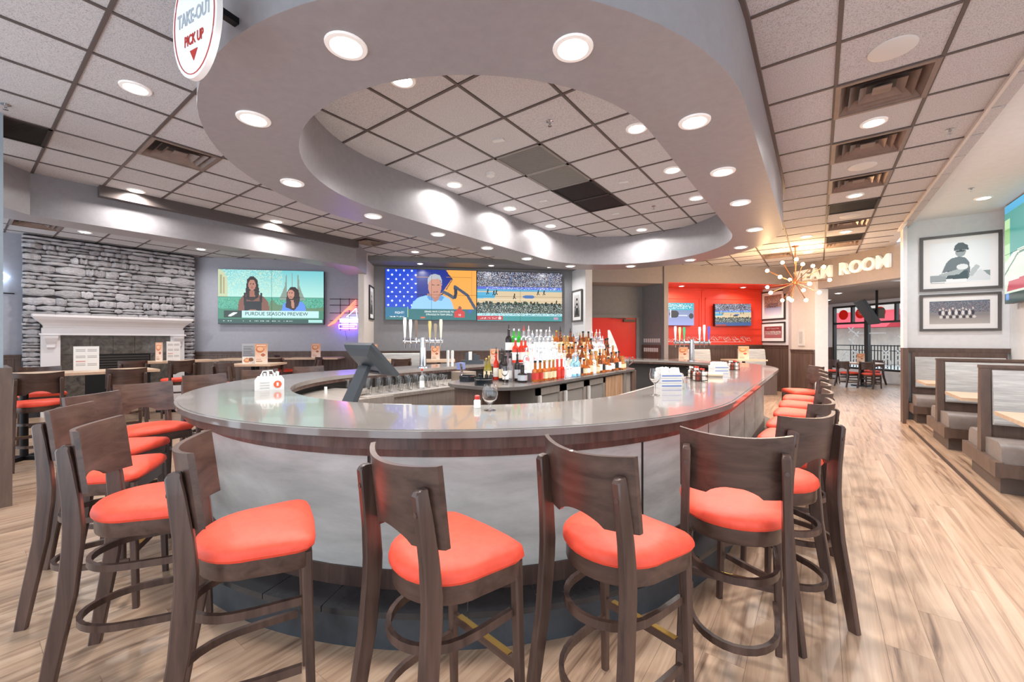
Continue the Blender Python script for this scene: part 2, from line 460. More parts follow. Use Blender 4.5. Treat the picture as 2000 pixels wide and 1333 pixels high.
# team room behind the beam
struct('ceiling_team_room', MB().box(9.6, 15.2, 8.5, 17, 2.92, 3.0), grainy('team_ceiling', '#8a807c', '#97908c', (60, 60, 60), rough=.9, detail=2), DG)
struct('wall_team_left', MB().box(9.7, 15.2, 15.0, 15.2, 0, 3.0), PAINT_WHITE, DG)
struct('wall_team_right', MB().box(11.5, 15.2, 8.0, 8.2, 0, 3.0), PAINT_WHITE, DG)
ww = MB()
ww.box(14.92, 15.1, 8.1, 15.1, 0, .42); ww.box(14.92, 15.1, 8.1, 15.1, 2.81, 3.0)
ww.box(14.92, 15.1, 14.28, 14.45, .42, 2.81); ww.box(14.92, 15.1, 8.1, 9.4, .42, 2.81); ww.box(14.92, 15.1, 14.85, 15.1, .42, 2.81)
struct('wall_team_windows', ww, PAINT_WHITE, DG)

# wainscots: cap rail and grooved boards
def wainscot(name, u0, u1, v, h, M, bw=.1, th=.02, side=-1):
    """boards along local x from u0 to u1 on the plane y = v, facing -y"""
    m = MB(); x = u0
    while x < u1 - 1e-4:
        e = min(u1, x + bw); m.box(x + .002, e - .002, v - th, v + .005, .1, h - .07); x = e
    m.box(u0, u1, v - th + .008, v + .005, .1, h - .07)
    m.box(u0, u1, v - th - .012, v + .005, 0, .1)
    m.box(u0, u1, v - th - .012, v + .005, h - .09, h - .03)
    m.box(u0, u1, v - th - .035, v + .005, h - .03, h)
    o = struct(name, m, WOOD_PANEL, M); return o
wainscot('trim_9', -6.3, -2.1, 11.25, 1.22, DG)
wainscot('trim_10', -1.97, 3.37, 11.2, 1.22, DG)
wainscot('trim_11', 5.82, 9.55, 11.5, 1.36, DG)
wainscot('trim_12', 5.7, 5.83, 10.41, 1.0, DG)
wainscot('trim_13', 3.5, 3.74, 12.4, 1.25, Matrix.Rotation(PI / 2, 4, 'Z'))
wainscot('trim_14', -1.5, .78, 12.4, 1.22, Matrix.Rotation(PI / 2, 4, 'Z'))
DU = DG @ Matrix.Rotation(-PI / 2, 4, 'Z')      # local x = -v, local y = u
wainscot('trim_15', -11.5, -10.45, 9.55, 1.36, DU)
wainscot('trim_16', -10.2, -9.45, 9.36, 1.25, DU)
wainscot('trim_17', -15.0, -14.28, 14.92, 1.22, DU)
wainscot('trim_18', -11.6, -9.4, 14.92, .44, DU)
# grey recess panel with its wood dado beside the red door
struct('trim_19', MB().prism([(5.455, 11.19), (5.66, 10.52), (5.64, 10.51), (5.435, 11.18)], 0, 1.37), WOOD_PANEL, DG)

# ------------------------------------------------------------------ red door
door = thing('door_1', None, None); door['kind'] = 'structure'; door.matrix_world = DG
MB().box(3.8, 5.24, 11.15, 11.2, .01, 2.13).build('door_leaf', DOOR_RED, door)
fr = MB(); fr.box(5.24, 5.33, 11.12, 11.21, 0, 2.22); fr.box(3.7, 5.33, 11.12, 11.21, 2.13, 2.22)
fr.build('door_frame', PAINT_DARK, door)
MB().box(4.85, 5.2, 11.09, 11.15, 2.02, 2.09).build('door_closer', plain('closer_bronze', '#4a4240', .4, .5), door)
MB().tube([(4.9, 11.08, 2.1), (4.55, 11.0, 2.115), (4.5, 11.13, 2.12)], .012).build('closer_arm', CHROME, door)

# ------------------------------------------------------------------ team room windows
FRAME = plain('dark_window_frame', '#3c3835', .4, .3)
def window(name, v0, v1, split, sill=.42, head=2.81, trans=2.14):
    w = thing(name, None, None); w['kind'] = 'structure'; w.matrix_world = DG
    f = MB()
    for a, b in ((v0, v0 + .07), (v1 - .07, v1)): f.box(14.93, 15.05, a, b, sill, head)
    f.box(14.93, 15.05, v0, v1, sill, sill + .07); f.box(14.93, 15.05, v0, v1, head - .07, head); f.box(14.93, 15.05, v0, v1, trans - .035, trans + .035)
    for s_ in split: f.box(14.93, 15.05, s_ - .035, s_ + .035, trans, head)
    f.build('window_frame', FRAME, w)
    MB().box(15.0, 15.006, v0 + .06, v1 - .06, sill + .06, trans - .03).build('pane', PANE, w)
    e = [v0 + .06] + list(split) + [v1 - .06]
    for a, b in zip(e[:-1], e[1:]): MB().box(15.0, 15.006, a + .03, b - .03, trans + .03, head - .06).build('pane', PANE, w)
    return w
w1 = window('window_1', 12.95, 14.28, [13.5])
w2 = window('window_2', 10.9, 12.95, [11.95])
w3 = window('window_3', 9.4, 10.9, [10.1])
w4 = window('window_4', 14.45, 14.85, [], 1.25)
def backlit(name, col):
    m, n, l, b = newmat(name); b.inputs['Base Color'].default_value = lin4(col); b.inputs['Roughness'].default_value = .6
    t = n.new('ShaderNodeBsdfTranslucent'); t.inputs['Color'].default_value = lin4(col); x = n.new('ShaderNodeMixShader'); x.inputs['Fac'].default_value = .6
    l.new(b.outputs[0], x.inputs[1]); l.new(t.outputs[0], x.inputs[2]); l.new(x.outputs[0], n['Material Output'].inputs['Surface']); return m
DECAL = backlit('red_decal', '#ee4a36'); DWHITE = backlit('white_decal', '#f8f8f8')
for v_, zz in ((13.87, 2.47), (13.2, 2.49), (12.5, 2.49), (11.45, 2.5)):
    M = T(14.985, v_, zz) @ rotM('Y', -PI / 2)
    d = MB().lathe([(.19, 0), (.19, .004)], 24, M).build('round_window_decal', DECAL, label={13.87: 'plain red round decal on the leftmost transom pane of the team room', 13.2: 'red round decal with white lines on the second transom pane', 12.5: 'red round decal on the transom pane behind the hanging screen', 11.45: 'red round decal partly hidden behind the white right wall'}[v_], cat='decal')
    d.matrix_world = DG
    if v_ == 13.2:
        ln = MB()
        for k, (a, b) in enumerate(((-.12, .12), (-.09, .1), (-.1, .05))): ln.box(14.976, 14.979, v_ + a, v_ + b, zz + .05 - k * .055, zz + .075 - k * .055)
        ln.build('decal_lines', DWHITE, d)
def stroke(m, pts, w=.02): m.tube([(14.985, v_, z_) for v_, z_ in pts], w, 5)
def play(label, v0, z0, marks):
    o = thing('playbook_decal', label, 'decal'); o.matrix_world = DG
    for kind, dv, dz in marks:
        m = MB(); v_, z_ = v0 + dv, z0 + dz
        if kind == 'x': stroke(m, [(v_ - .1, z_ - .1), (v_ + .1, z_ + .1)]); stroke(m, [(v_ - .1, z_ + .1), (v_ + .1, z_ - .1)])
        elif kind == 'o': stroke(m, [(v_ + .13 * math.cos(t), z_ + .13 * math.sin(t)) for t in [2 * PI * k / 14 for k in range(15)]])
        else: stroke(m, [(v_, z_), (v_ - 1.0, z_)])
        m.build({'x': 'cross_mark', 'o': 'circle_mark', 'l': 'route_line'}[kind], DWHITE, o)
play('white chalk crosses and circles drawn on the left big team room pane', 13.55, 1.0, [('x', .02, .88), ('x', -.18, .72), ('x', 0, .45), ('x', .25, .0), ('x', -.15, .02), ('o', .25, -.3), ('o', -.15, -.3), ('l', -.25, .75)])
play('white chalk crosses and circles drawn on the right big team room pane', 12.15, 1.0, [('x', -.35, .55), ('x', .15, .05), ('x', -.3, .06), ('o', .12, -.28), ('o', -.33, -.28), ('o', .12, -.62)])

# outside the team room
gr = MB().box(15.2, 40, -8, 30, -.2, -.02).build('ground_outside', grainy('pavement', '#a7a29c', '#bdb8b1', (1, 1, 1), rough=.9), kind='structure'); gr.matrix_world = DG
fe = thing('patio_fence', 'black iron patio fence beyond the team room windows', 'fence'); fe.matrix_world = DG
f = MB(); f.box(17.5, 17.53, 6, 19, 1.25, 1.29); f.box(17.5, 17.53, 6, 19, 1.05, 1.08); f.box(17.5, 17.53, 6, 19, .1, .14); f.build('rail', BLACK_M, fe)
bar_me = MB().box(-.012, .012, -.012, .012, 0, 1.3).mesh('fence_bar'); bar_me.materials.append(BLACK_M)
for k in range(60): link('fence_bar', bar_me, fe, (17.51, 8.2 + k * .13, .0))
b1 = thing('storefront', 'low storefront with a red awning and tan wall across the street', 'building'); b1.matrix_world = DG
MB().box(27, 30, 8, 32, 0, 4.2).build('wall', grainy('tan_wall', '#a99c90', '#c0b2a4', (2, 2, 2), rough=.9), b1)
MB().prism([(27, 2.3), (27, 3.4), (25.6, 2.3)], -31, -21, rotM('X', PI / 2)).build('awning', plain('awning_red', '#c23b45', .7), b1)
m = MB()
for k in range(4): m.box(26.95, 27.0, 13 + k * 2, 14.4 + k * 2, .6, 2.2)
m.build('shop_window', plain('shop_glass', '#5d6a70', .1), b1)
tr = thing('street_tree', 'green leafy tree behind the patio fence', 'tree', UV(20.2, 12.6))
MB().tube([(0, 0, 0), (.05, 0, 1.2), (0, .05, 2.2)], .13, 8).build('trunk', plain('bark', '#77604f', .9), tr)
m = MB()
for k in range(500):
    a, b_, r = random.uniform(0, 2 * PI), random.uniform(-1, 1), random.uniform(.4, 1) ** .5
    q = (1.2 * r * math.cos(a) * math.sqrt(1 - b_ * b_), 1.2 * r * math.sin(a) * math.sqrt(1 - b_ * b_), 2.9 + .9 * r * b_)
    m.add([(-.12, 0, 0), (0, -.05, .02), (.12, 0, 0), (0, .05, .02)], [(0, 1, 2, 3)], T(*q) @ rotM('Z', a) @ rotM('X', random.uniform(-1, 1)))
m.build('foliage', grainy('leaf', '#4f7a4a', '#86a96a', (4, 4, 4), rough=.8), tr)
# ------------------------------------------------------------------ ceiling fixtures
TRIM_W = plain('lamp_trim_white', '#f2efec', .35, emit='#fff6ea', es=.08)
lamp_d = bpy.data.lights.new('downlight_beam', 'AREA'); lamp_d.shape = 'DISK'; lamp_d.size = .13; lamp_d.energy = LAMP; lamp_d.color = (1, .97, .935); lamp_d.spread = 2.7
lamp_c = bpy.data.lights.new('downlight_beam_cool', 'AREA'); lamp_c.shape = 'DISK'; lamp_c.size = .13; lamp_c.energy = LAMP; lamp_c.color = (.93, .96, 1); lamp_c.spread = 2.7
_tr = MB().lathe([(.07, -.004), (.078, -.012), (.1, -.01), (.104, -.003), (.104, .004), (.07, .004)], 28, cap0=False, cap1=False).mesh('trim_ring', True); _tr.materials.append(TRIM_W)
_ln = MB().lathe([(.0005, -.0085), (.05, -.008), (.0725, -.004)], 24, cap0=False, cap1=False).mesh('lens', True); _ln.materials.append(LENS)
NL = [0]
def downlight(x, y, z, label, group=None, scale=1.0, data=None, power=True):
    o = thing('recessed_downlight', label, 'ceiling light', (x, y, z), 0, group)
    a = link('trim_ring', _tr, o); b = link('lens', _ln, o)
    a.scale = b.scale = (scale, scale, 1)
    if power:
        l_ = bpy.data.objects.new('beam', data or lamp_d); C.objects.link(l_); l_.parent = o; l_.location = (0, 0, -.016)
    NL[0] += 1
    return o
RING = [(-1.93, 1.19), (-1.01, 1.89), (-3.07, 1.21), (-4.02, 1.92), (-.68, 3.02), (-.68, 4.07), (-.68, 5.1), (-.69, 6.45), (-1.0, 7.55), (-4.32, 3.02), (-4.32, 4.08), (-4.32, 5.16), (-4.3, 6.27), (-4.03, 7.43), (-3.05, 8.16), (-1.92, 8.19)]
RL = ['large round downlight at the top left front of the soffit ring', 'large round downlight at the top right front of the soffit ring', 'round downlight on the left bend of the soffit ring', 'downlight on the soffit ring just above the purple glow',
      'nearest downlight on the straight right side of the soffit ring', 'second downlight along the right side of the soffit ring', 'third downlight along the right side of the soffit ring', 'fourth downlight along the right side of the soffit ring', 'downlight at the far right bend of the soffit ring',
      'first downlight on the left run of the soffit ring right of the purple glow', 'second downlight on the left run of the soffit ring', 'third downlight on the left run of the soffit ring', 'fourth downlight on the left run of the soffit ring', 'downlight on the far left bend of the soffit ring above the basketball screen', 'downlight on the far bend of the soffit ring above the red door', 'downlight on the far bend of the soffit ring above the red alcove']
for (x, y), L in zip(RING, RL): downlight(x, y, 3.0, L, 'soffit ring downlights')
TL = [((-8, -5), 'downlight in the tiled ceiling left of the takeout sign'), ((-13, -4), 'downlight beside the near end of the dark track box'), ((-13, -1), 'downlight beside the far half of the dark track box'),
      ((-19, -4), 'downlight in the dining nook left above the stone chimney'), ((-19, -1), 'downlight in the dining nook right above the stone chimney'), ((-16, -4), 'added unseen downlight over the nearest high table behind the dining beam'), ((-16, -1), 'added unseen downlight over the square menu table behind the dining beam'), ((-13, 4), 'downlight in the tiles in front of the radio host screen'),  # the two behind the dining beam are unseen lamps added to brighten the nook
      ((0, 2), 'downlight between the two nearest air diffusers on the right'), ((0, 6), 'downlight beyond the third air diffuser on the right'), ((0, 10), 'downlight beyond the honeycomb grille on the right'),
      ((-1, 10), 'downlight left of the sputnik chandelier stem'), ((-1, 13), 'downlight behind the sputnik chandelier'), ((-2, 12), 'downlight beside the far diffuser near the chandelier'),
      ((-7, 0), 'nearest left downlight inside the soffit opening'), ((-7, 2), 'middle left downlight inside the soffit opening'), ((-7, 4), 'far left downlight inside the soffit opening'),
      ((-3, 0), 'nearest right downlight inside the soffit opening'), ((-3, 2), 'middle right downlight inside the soffit opening'), ((-3, 4), 'far right downlight inside the soffit opening'),
      ((-5, -3), 'downlight peeking over the near rim of the soffit opening'), ((-5, 6), 'downlight at the far end of the soffit opening')]
for (i, j), L in TL:
    x, y = tc(i, j); downlight(x, y, HC + .003, L, 'tile ceiling downlights')
for u_, v_, L in ((-.75, 10.65, 'downlight in the soffit above the dotted blue screen'), (1.05, 10.65, 'downlight in the soffit between the two large screens'), (2.6, 10.65, 'downlight in the soffit above the basketball screen')):
    p = UV(u_, v_); downlight(p.x, p.y, 3.43, L, 'soffit downlights over the screens', .8)
for u_, L in ((6.55, 'left downlight in the red alcove ceiling'), (8.5, 'right downlight in the red alcove ceiling')):
    p = UV(u_, 11.0); downlight(p.x, p.y, 3.05, L, 'red alcove downlights', .8)
for y, L in ((9.3, 'downlight in the white ceiling beside the booth pictures'), (6.4, 'downlight in the white ceiling above the nearest booth'), (3.4, 'downlight in the white ceiling over the aisle')):
    downlight(2.02, y, 3.66, L, 'white ceiling downlights', 1.0, lamp_c)
for u_, v_, L in ((11.6, 10.9, 'downlight in the team room ceiling'), (13.2, 12.8, 'downlight deep in the team room ceiling')):
    p = UV(u_, v_); downlight(p.x, p.y, 2.92, L, 'team room downlights')
# purple and warm accent lamps are the neon sign and the chandelier themselves (see below)

DIF_M = grainy('diffuser_bronze', '#7d6c64', '#8d7b72', (9, 9, 9), rough=.4, metal=.3)
DARKIN = plain('duct_dark', '#151515', .8)
h = TS / 2
_fr = MB()
for a in range(4): _fr.box(-h, h, h - .035, h, -.012, .006, rotM('Z', a * PI / 2))
_fr = _fr.mesh('diffuser_frame'); _fr.materials.append(DIF_M)
_bk = MB().box(-h + .02, h - .02, -h + .02, h - .02, .09, .1).mesh('duct'); _bk.materials.append(DARKIN)
cones = []
for k, (r0, r1) in enumerate(((.272, .225), (.21, .16), (.145, .085))):
    sq = lambda r, z: [(r, r, z), (-r, r, z), (-r, -r, z), (r, -r, z)]
    me = MB().rings([sq(r0, -.008 + k * .004), sq(r1, .05 + k * .004)], False, False).mesh('louver_cone'); me.materials.append(DIF_M); cones.append(me)
_ct = MB().box(-.06, .06, -.06, .06, .012, .02).mesh('centre_plate'); _ct.materials.append(DIF_M)
DL = ['nearest square air diffuser in the right ceiling strip', 'second square air diffuser in the right ceiling strip', 'third square air diffuser in the right ceiling strip', 'fourth square air diffuser in the right ceiling strip', 'far square air diffuser just before the lit room sign', 'square air diffuser left of the soffit ring', 'square air diffuser beyond the end of the dining beam', 'square air diffuser in the dining nook ceiling', 'square air diffuser left of the chandelier stem']
for (i, j), L in zip(DIFF, DL):
    x, y = tc(i, j); o = thing('air_diffuser', L, 'vent', (x, y, HC), 0, 'square air diffusers')
    link('diffuser_frame', _fr, o); link('duct', _bk, o); link('centre_plate', _ct, o)
    for me in cones: link('louver_cone', me, o)
def grille(i, j, L, col, n=14, dark=True, ax=0):
    x, y = tc(i, j); o = thing('return_grille', L, 'vent', (x, y, HC), 0, 'return air grilles')
    m = MB()
    for a in range(4): m.box(-h, h, h - .028, h, -.008, .006, rotM('Z', a * PI / 2))
    m.build('grille_frame', col, o)
    MB().box(-h + .02, h - .02, -h + .02, h - .02, .025, .03).build('duct', DARKIN if dark else plain('grille_felt', '#6b6662', .9), o)
    m = MB()
    for k in range(n):
        t = -h + .03 + (k + .5) * (2 * h - .06) / n
        if ax: m.box(t - .006, t + .006, -h + .02, h - .02, .0, .02)
        else: m.box(-h + .02, h - .02, t - .006, t + .006, .0, .02)
    m.build('grille_bars', col, o)
GM = plain('grille_black', '#2b2827', .5, .2); GG = plain('grille_grey', '#8b8682', .6)
grille(0, 7, 'dark honeycomb return grille in the right ceiling strip', GM, 20)
grille(0, 11, 'brown return grille near the lit room sign', GM, 16)
grille(-5, 2, 'nearer of the two black grilles inside the soffit opening', GM, 24)
grille(-5, 3, 'farther of the two black grilles inside the soffit opening', GM, 24)
grille(-5, 0, 'nearer dusty grey filter grille inside the soffit opening', GG, 24, False)
grille(-5, 1, 'farther dusty grey filter grille inside the soffit opening', GG, 24, False)
grille(-11, -6, 'dark slatted grille beside the near column', GM, 22, True, 1)
_sp = MB().lathe([(.0005, -.008), (.12, -.01), (.135, -.004), (.137, .004)], 28, cap0=False, cap1=False).mesh('speaker', True); _sp.materials.append(WHITE_PL)
for (i, j), L in (((0, 0), 'large white ceiling speaker before the nearest diffuser'), ((0, 4), 'white ceiling speaker between the second and third diffusers'), ((0, 8), 'white ceiling speaker beyond the honeycomb grille')):
    x, y = tc(i, j); link('ceiling_speaker', _sp, None, (x, y, HC + .003), label=L, cat='speaker', group='ceiling speakers')
def det(i, j, L, round_=False):
    x, y = tc(i, j)
    if round_: MB().lathe([(.0005, -.035), (.05, -.033), (.062, -.012), (.065, .004)], 22, cap0=False, cap1=False).build('smoke_detector', WHITE_PL, None, True, (x, y, HC + .003), label=L, cat='detector')
    else: MB().box(-.06, .06, -.025, .025, -.012, .004).build('ceiling_sensor', WHITE_PL, None, False, (x, y, HC + .003), .3, label=L, cat='sensor', group='small white ceiling sensors')
det(-6, 0, 'round white smoke detector inside the soffit opening', True)
det(-5, -1, 'small white sensor plate on the tile before the grey filters'); det(-6, 2, 'small white sensor plate left of the black grilles'); det(-4, 2, 'small white sensor plate right of the black grilles'); det(-5, 4, 'small white sensor plate beyond the black grilles')
def sprinkler(x, y, z, L):
    o = thing('sprinkler_head', L, 'sprinkler', (x, y, z), 0, 'sprinkler heads')
    MB().lathe([(.03, .002), (.034, -.006), (.012, -.01), (.01, -.03)], 12).build('escutcheon', CHROME, o, True)
    MB().lathe([(.002, -.045), (.018, -.046), (.018, -.049), (.002, -.05)], 12).build('deflector', CHROME, o)
for i, j, L in ((-4, -1, 'sprinkler head inside the soffit opening near the grey filters'), (-4, 4, 'sprinkler head inside the far part of the soffit opening'), (1, 3, 'sprinkler head in the tiles right of the second diffuser'), (0, -1, 'sprinkler head at the top edge above the ceiling speaker'), (-10, -6, 'sprinkler head in the tiles at the left edge')):
    x, y = tc(i, j); sprinkler(x, y, HC + .004, L)
sprinkler(1.75, 8.6, 3.66, 'sprinkler head in the white ceiling over the booths')
# ------------------------------------------------------------------ the bar
BX, BY0, BY1 = -3.0, 3.37, 7.2
bar = thing('bar_counter', 'large oval bar counter with glossy grey stone top', 'bar', (0, 0, 0))
ring_band(BX, BY0, BY1, 1.765, 2.51, 1.028, 1.07, 56).build('bar_top', QUARTZ, bar, True)
ring_band(BX, BY0, BY1, 2.50, 2.53, 1.032, 1.066, 56).build('bar_nosing', QUARTZ, bar, True)
ring_band(BX, BY0, BY1, 2.42, 2.48, .965, 1.03, 56).build('bar_apron', WOOD_DK, bar, True)
ring_band(BX, BY0, BY1, 2.30, 2.36, .895, 1.03, 56).build('upper_rail', WOOD_DK, bar, True)
ring_band(BX, BY0, BY1, 2.405, 2.418, .985, .998, 56).build('red_light_strip', emis('red_led', '#ff2a12', 1.6), bar, True)
# front panels: pieces of pale laminate parted by dark seams
N = 56
def arc_pts(r, n=N):
    return stadium(BX, BY0, BY1, r, n)
seams = MB(); panels = []
def panel_strip(path, r_in):
    m = MB(); k = len(path)
    m.add([(x, y, z) for z in (.30, .895) for x, y in path], [(i, i + 1, k + i + 1, k + i) for i in range(k - 1)])
    return m
def arcseg(cy, a0, a1, r, n=10): return [(BX + r * math.cos(a0 + (a1 - a0) * t / n), cy + r * math.sin(a0 + (a1 - a0) * t / n)) for t in range(n + 1)]
g_ = .008
angs = [PI + d * PI / 180 for d in (0, 22, 44, 64.5, 118, 157, 180)]
for a0, a1 in zip(angs[:-1], angs[1:]):
    panel_strip(arcseg(BY0, a0 + g_ / 2, a1 - g_ / 2, 2.34), 0).build('front_panel', CONCRETE, bar, True)
ys = [BY0, 4.3, 5.25, 6.2, BY1]
for y0, y1 in zip(ys[:-1], ys[1:]):
    panel_strip([(BX + 2.34, y0 + .01), (BX + 2.34, y1 - .01)], 0).build('front_panel', CONCRETE, bar)
    panel_strip([(BX - 2.34, y1 - .01), (BX - 2.34, y0 + .01)], 0).build('front_panel', CONCRETE, bar)
for k in range(4): panel_strip(arcseg(BY1, k * PI / 4 + .005, (k + 1) * PI / 4 - .005, 2.34), 0).build('front_panel', CONCRETE, bar, True)
ring_band(BX, BY0, BY1, 2.2, 2.335, .2, .9, 56).build('bar_body', plain('bar_core', '#3a322e', .6), bar, True)
ring_band(BX, BY0, BY1, 2.3, 2.352, .2, .30, 56).build('base_rail', WOOD_DK, bar, True)
# tiled foot step: slab tiles with pale joints
ring_band(BX, BY0, BY1, 2.1, 2.50, 0, .165, 56).build('step_face', SLATE2, bar, True)
ring_band(BX, BY0, BY1, 2.1, 2.515, .165, .196, 56).build('step_bed', plain('grout', '#8a8680', .8), bar, True)
TN = 22
for k in range(TN):
    a0, a1 = PI + k * PI / TN, PI + (k + 1) * PI / TN
    m = MB(); o_, i_ = arcseg(BY0, a0 + .0012, a1 - .0012, 2.53, 3), arcseg(BY0, a0 + .0012, a1 - .0012, 2.34, 3)
    m.prism(o_ + i_[::-1], .17, .2); m.build('step_tile', SLATE, bar)
for sgn in (1, -1):
    for k in range(12):
        y0, y1 = BY0 + k * (BY1 - BY0) / 12, BY0 + (k + 1) * (BY1 - BY0) / 12
        x0, x1 = sorted((BX + sgn * 2.34, BX + sgn * 2.53))
        MB().box(x0, x1, y0 + .002, y1 - .002, .17, .2).build('step_tile', SLATE, bar)
# inner edge ledge under the top and service shelf inside
ring_band(BX, BY0, BY1, 1.775, 2.2, .99, 1.03, 56).build('top_substrate', WOOD_DK, bar, True)
ring_band(BX, BY0, BY1, 1.9, 2.2, 0, .99, 56).build('inner_wall', plain('inner_wall_dark', '#2c2a2a', .6), bar, True)
sh = MB()
sp = arcseg(BY0, PI + .35, 2 * PI - .1, 1.85, 30); si = arcseg(BY0, PI + .35, 2 * PI - .1, 1.32, 30)
sh.prism(sp + si[::-1], .88, .92); sh.build('service_shelf', STEEL, bar)
MB().box(BX + 1.3, BX + 1.85, BY0, 7.0, .88, .92).build('service_shelf', STEEL, bar)
MB().cyl(-4.32, 2.42, .92, .99, .016, 10).build('shelf_post', WHITE_PL, bar)

# ------------------------------------------------------------------ bar stools
def stool_parts(o, sh=.715, back=True):
    """seat, frame, legs, stretchers and curved back; faces +Y; sh = height of the seat frame"""
    out = [(.212 * math.cos(t), -.01 + .195 * math.sin(t)) for t in [PI + PI * k / 16 for k in range(17)]]
    out += [(.226, .08), (.233, .135), (.226, .17), (.2, .192), (.14, .2), (0, .205), (-.14, .2), (-.2, .192), (-.226, .17), (-.233, .135), (-.226, .08)]
    def ring(sc, z): return [(x * sc, .0 + (y - .0) * sc, z) for x, y in out]
    MB().rings([ring(.96, sh), ring(1.0, sh + .012), ring(1.0, sh + .024), ring(.98, sh + .038), ring(.92, sh + .05), ring(.72, sh + .06), ring(.35, sh + .064), ring(.02, sh + .0645)]).build('seat_cushion', RED_V, o, True)
    MB().rings([ring(.93, sh - .065), ring(.94, sh - .06), ring(.94, sh + .004)]).build('seat_frame', WOOD_H, o, True)
    def oct_(cx, cy, z, w, d, ch=.3):
        q = min(w, d) * ch
        return [(cx + x, cy + y, z) for x, y in ((-w + q, -d), (w - q, -d), (w, -d + q), (w, d - q), (w - q, d), (-w + q, d), (-w, d - q), (-w, -d + q))]
    for s in (-1, 1):
        MB().rings([oct_(s * .2, .185, 0, .0145, .0145), oct_(s * .19, .165, sh - .01, .019, .019)]).build('front_leg', WOOD_DK, o, True)
        path = [(.205, -.285, 0), (.2, -.255, sh * .28), (.192, -.215, sh * .62), (.188, -.198, sh * .9), (.187, -.196, sh), (.184, -.204, sh + .12), (.18, -.222, sh + .26), (.178, -.232, sh + .325), (.178, -.229, sh + .337), (.178, -.225, sh + .342)]
        MB().rings([oct_(s * x, y, z, .0165 if w > .02 else .013, w) for (x, y, z), w in zip(path, (.024, .028, .031, .033, .033, .03, .026, .023, .0195, .012))]).build('rear_leg', WOOD_DK, o, True)
    sec = [(-.009, -.015), (.009, -.015), (.009, .015), (-.009, .015)]
    for z, yb in ((sh * .72, -.215), (sh * .36, -.25)):
        pth = [(.18, .15, z), (.176, 0, z)] + [(.172 * math.cos(t), -.03 + (-yb - .03) * math.sin(t), z) for t in [-PI * k / 14 for k in range(1, 14)]] + [(-.176, 0, z), (-.18, .15, z)]
        MB().sweep(pth, sec).build('bent_stretcher', WOOD_DK, o, True)
    MB().box(-.195, .195, .165, .185, sh * .42, sh * .42 + .035).build('foot_rail', WOOD_H, o)
    MB().box(-.15, .15, .163, .187, sh * .42 + .035, sh * .42 + .038).build('foot_plate', BRASS, o)
    # curved back panel with a wave cut in its lower edge
    n = 24; W_ = .208; F_, B_ = [], []
    rows = []
    for k in range(n + 1):
        t = -1 + 2 * k / n; x = t * W_
        y = -.178 - .072 * (1 - t * t) + .03
        zb = sh + .145 + (.0 if abs(t) > .5 else .042 * math.cos(t / .5 * PI / 2) ** .7)
        zt = sh + .395 + .012 * (abs(t) ** 2)
        rows.append((x, y, zb, zt))
    m = MB(); vs = []; fs = []
    lean = .12
    for x, y, zb, zt in rows:
        for th in (0, -.02):
            for z in (zb, (zb + zt) / 2, zt): vs.append((x, y + th - (z - sh - .2) * lean, z))
    for k in range(n):
        a, b = k * 6, (k + 1) * 6
        fs += [(a, a + 1, b + 1, b), (a + 1, a + 2, b + 2, b + 1), (a + 3, b + 3, b + 4, a + 4), (a + 4, b + 4, b + 5, a + 5), (a + 2, a + 5, b + 5, b + 2), (a, b, b + 3, a + 3)]
    fs += [(0, 3, 4, 1), (1, 4, 5, 2)]; e = n * 6; fs += [(e, e + 1, e + 4, e + 3), (e + 1, e + 2, e + 5, e + 4)]
    m.add(vs, fs); m.build('back_panel', WOOD_H, o, True)
    for s in (-1, 1):
        MB().lathe([(.0005, 0), (.009, .001), (.009, .006)], 10, T(s * .18, -.2455, sh + .27) @ rotM('X', PI / 2)).build('bolt_cap', WOOD_DK, o)
def put_stool(x, y, ang, label, group, proto):
    """x, y = middle of the back panel top; ang = direction it faces, degrees"""
    a = math.radians(ang); c = Vector((x + .2 * math.cos(a), y + .2 * math.sin(a), 0))
    def feet(c):
        return min(stad(c.x + fx * math.sin(a) + fy * math.cos(a), c.y - fx * math.cos(a) + fy * math.sin(a), BX, BY0, BY1) for fx in (-.2, .2) for fy in (-.28, .2))
    if feet(c) > 2.0:
        while feet(c) < 2.56:
            q = Vector((c.x - BX, c.y - min(max(c.y, BY0), BY1), 0)).normalized(); c = c + q * .01
    return c, a - PI / 2
ST = [(-1.88, .54, 66, 'bar stool at the front left with a scuffed leg facing the counter'), (-1.12, .88, 82, 'bar stool in the front middle of the photo with its red seat toward the counter'), (-.68, 1.35, 76, 'front bar stool right of the middle, before the pale panel seam'), (-.28, 1.92, 100, 'front right bar stool with its back squarely to the viewer'), (-.03, 2.62, 148, 'bar stool at the start of the right row, leg nearest the aisle'),
      (-2.66, .41, 60, 'leftmost front bar stool with the wavy cut of its back showing'), (-3.44, .46, 58, 'bar stool directly behind the leftmost front stool'), (-4.09, .68, 40, 'third bar stool along the left curve of the counter'), (-4.74, 1.12, 8, 'fourth bar stool along the left curve, pushed under the counter'), (-5.34, 1.76, 4, 'fifth bar stool along the left curve with only its back above the counter'), (-5.72, 2.42, -8, 'sixth bar stool on the left side behind the white caddy'), (-5.88, 3.1, -12, 'bar stool on the left side behind the tilted register screen'),
      (0.02, 3.22, 168, 'second bar stool of the right row'), (0.03, 3.85, 174, 'third bar stool of the right row'), (0.03, 4.5, 176, 'fourth bar stool of the right row'), (0.03, 5.17, 178, 'fifth bar stool of the right row'), (0.03, 5.86, 180, 'sixth bar stool of the right row'), (0.03, 6.52, 180, 'seventh bar stool of the right row'), (-.28, 7.5, 205, 'last bar stool at the far right bend of the counter')]
proto = None
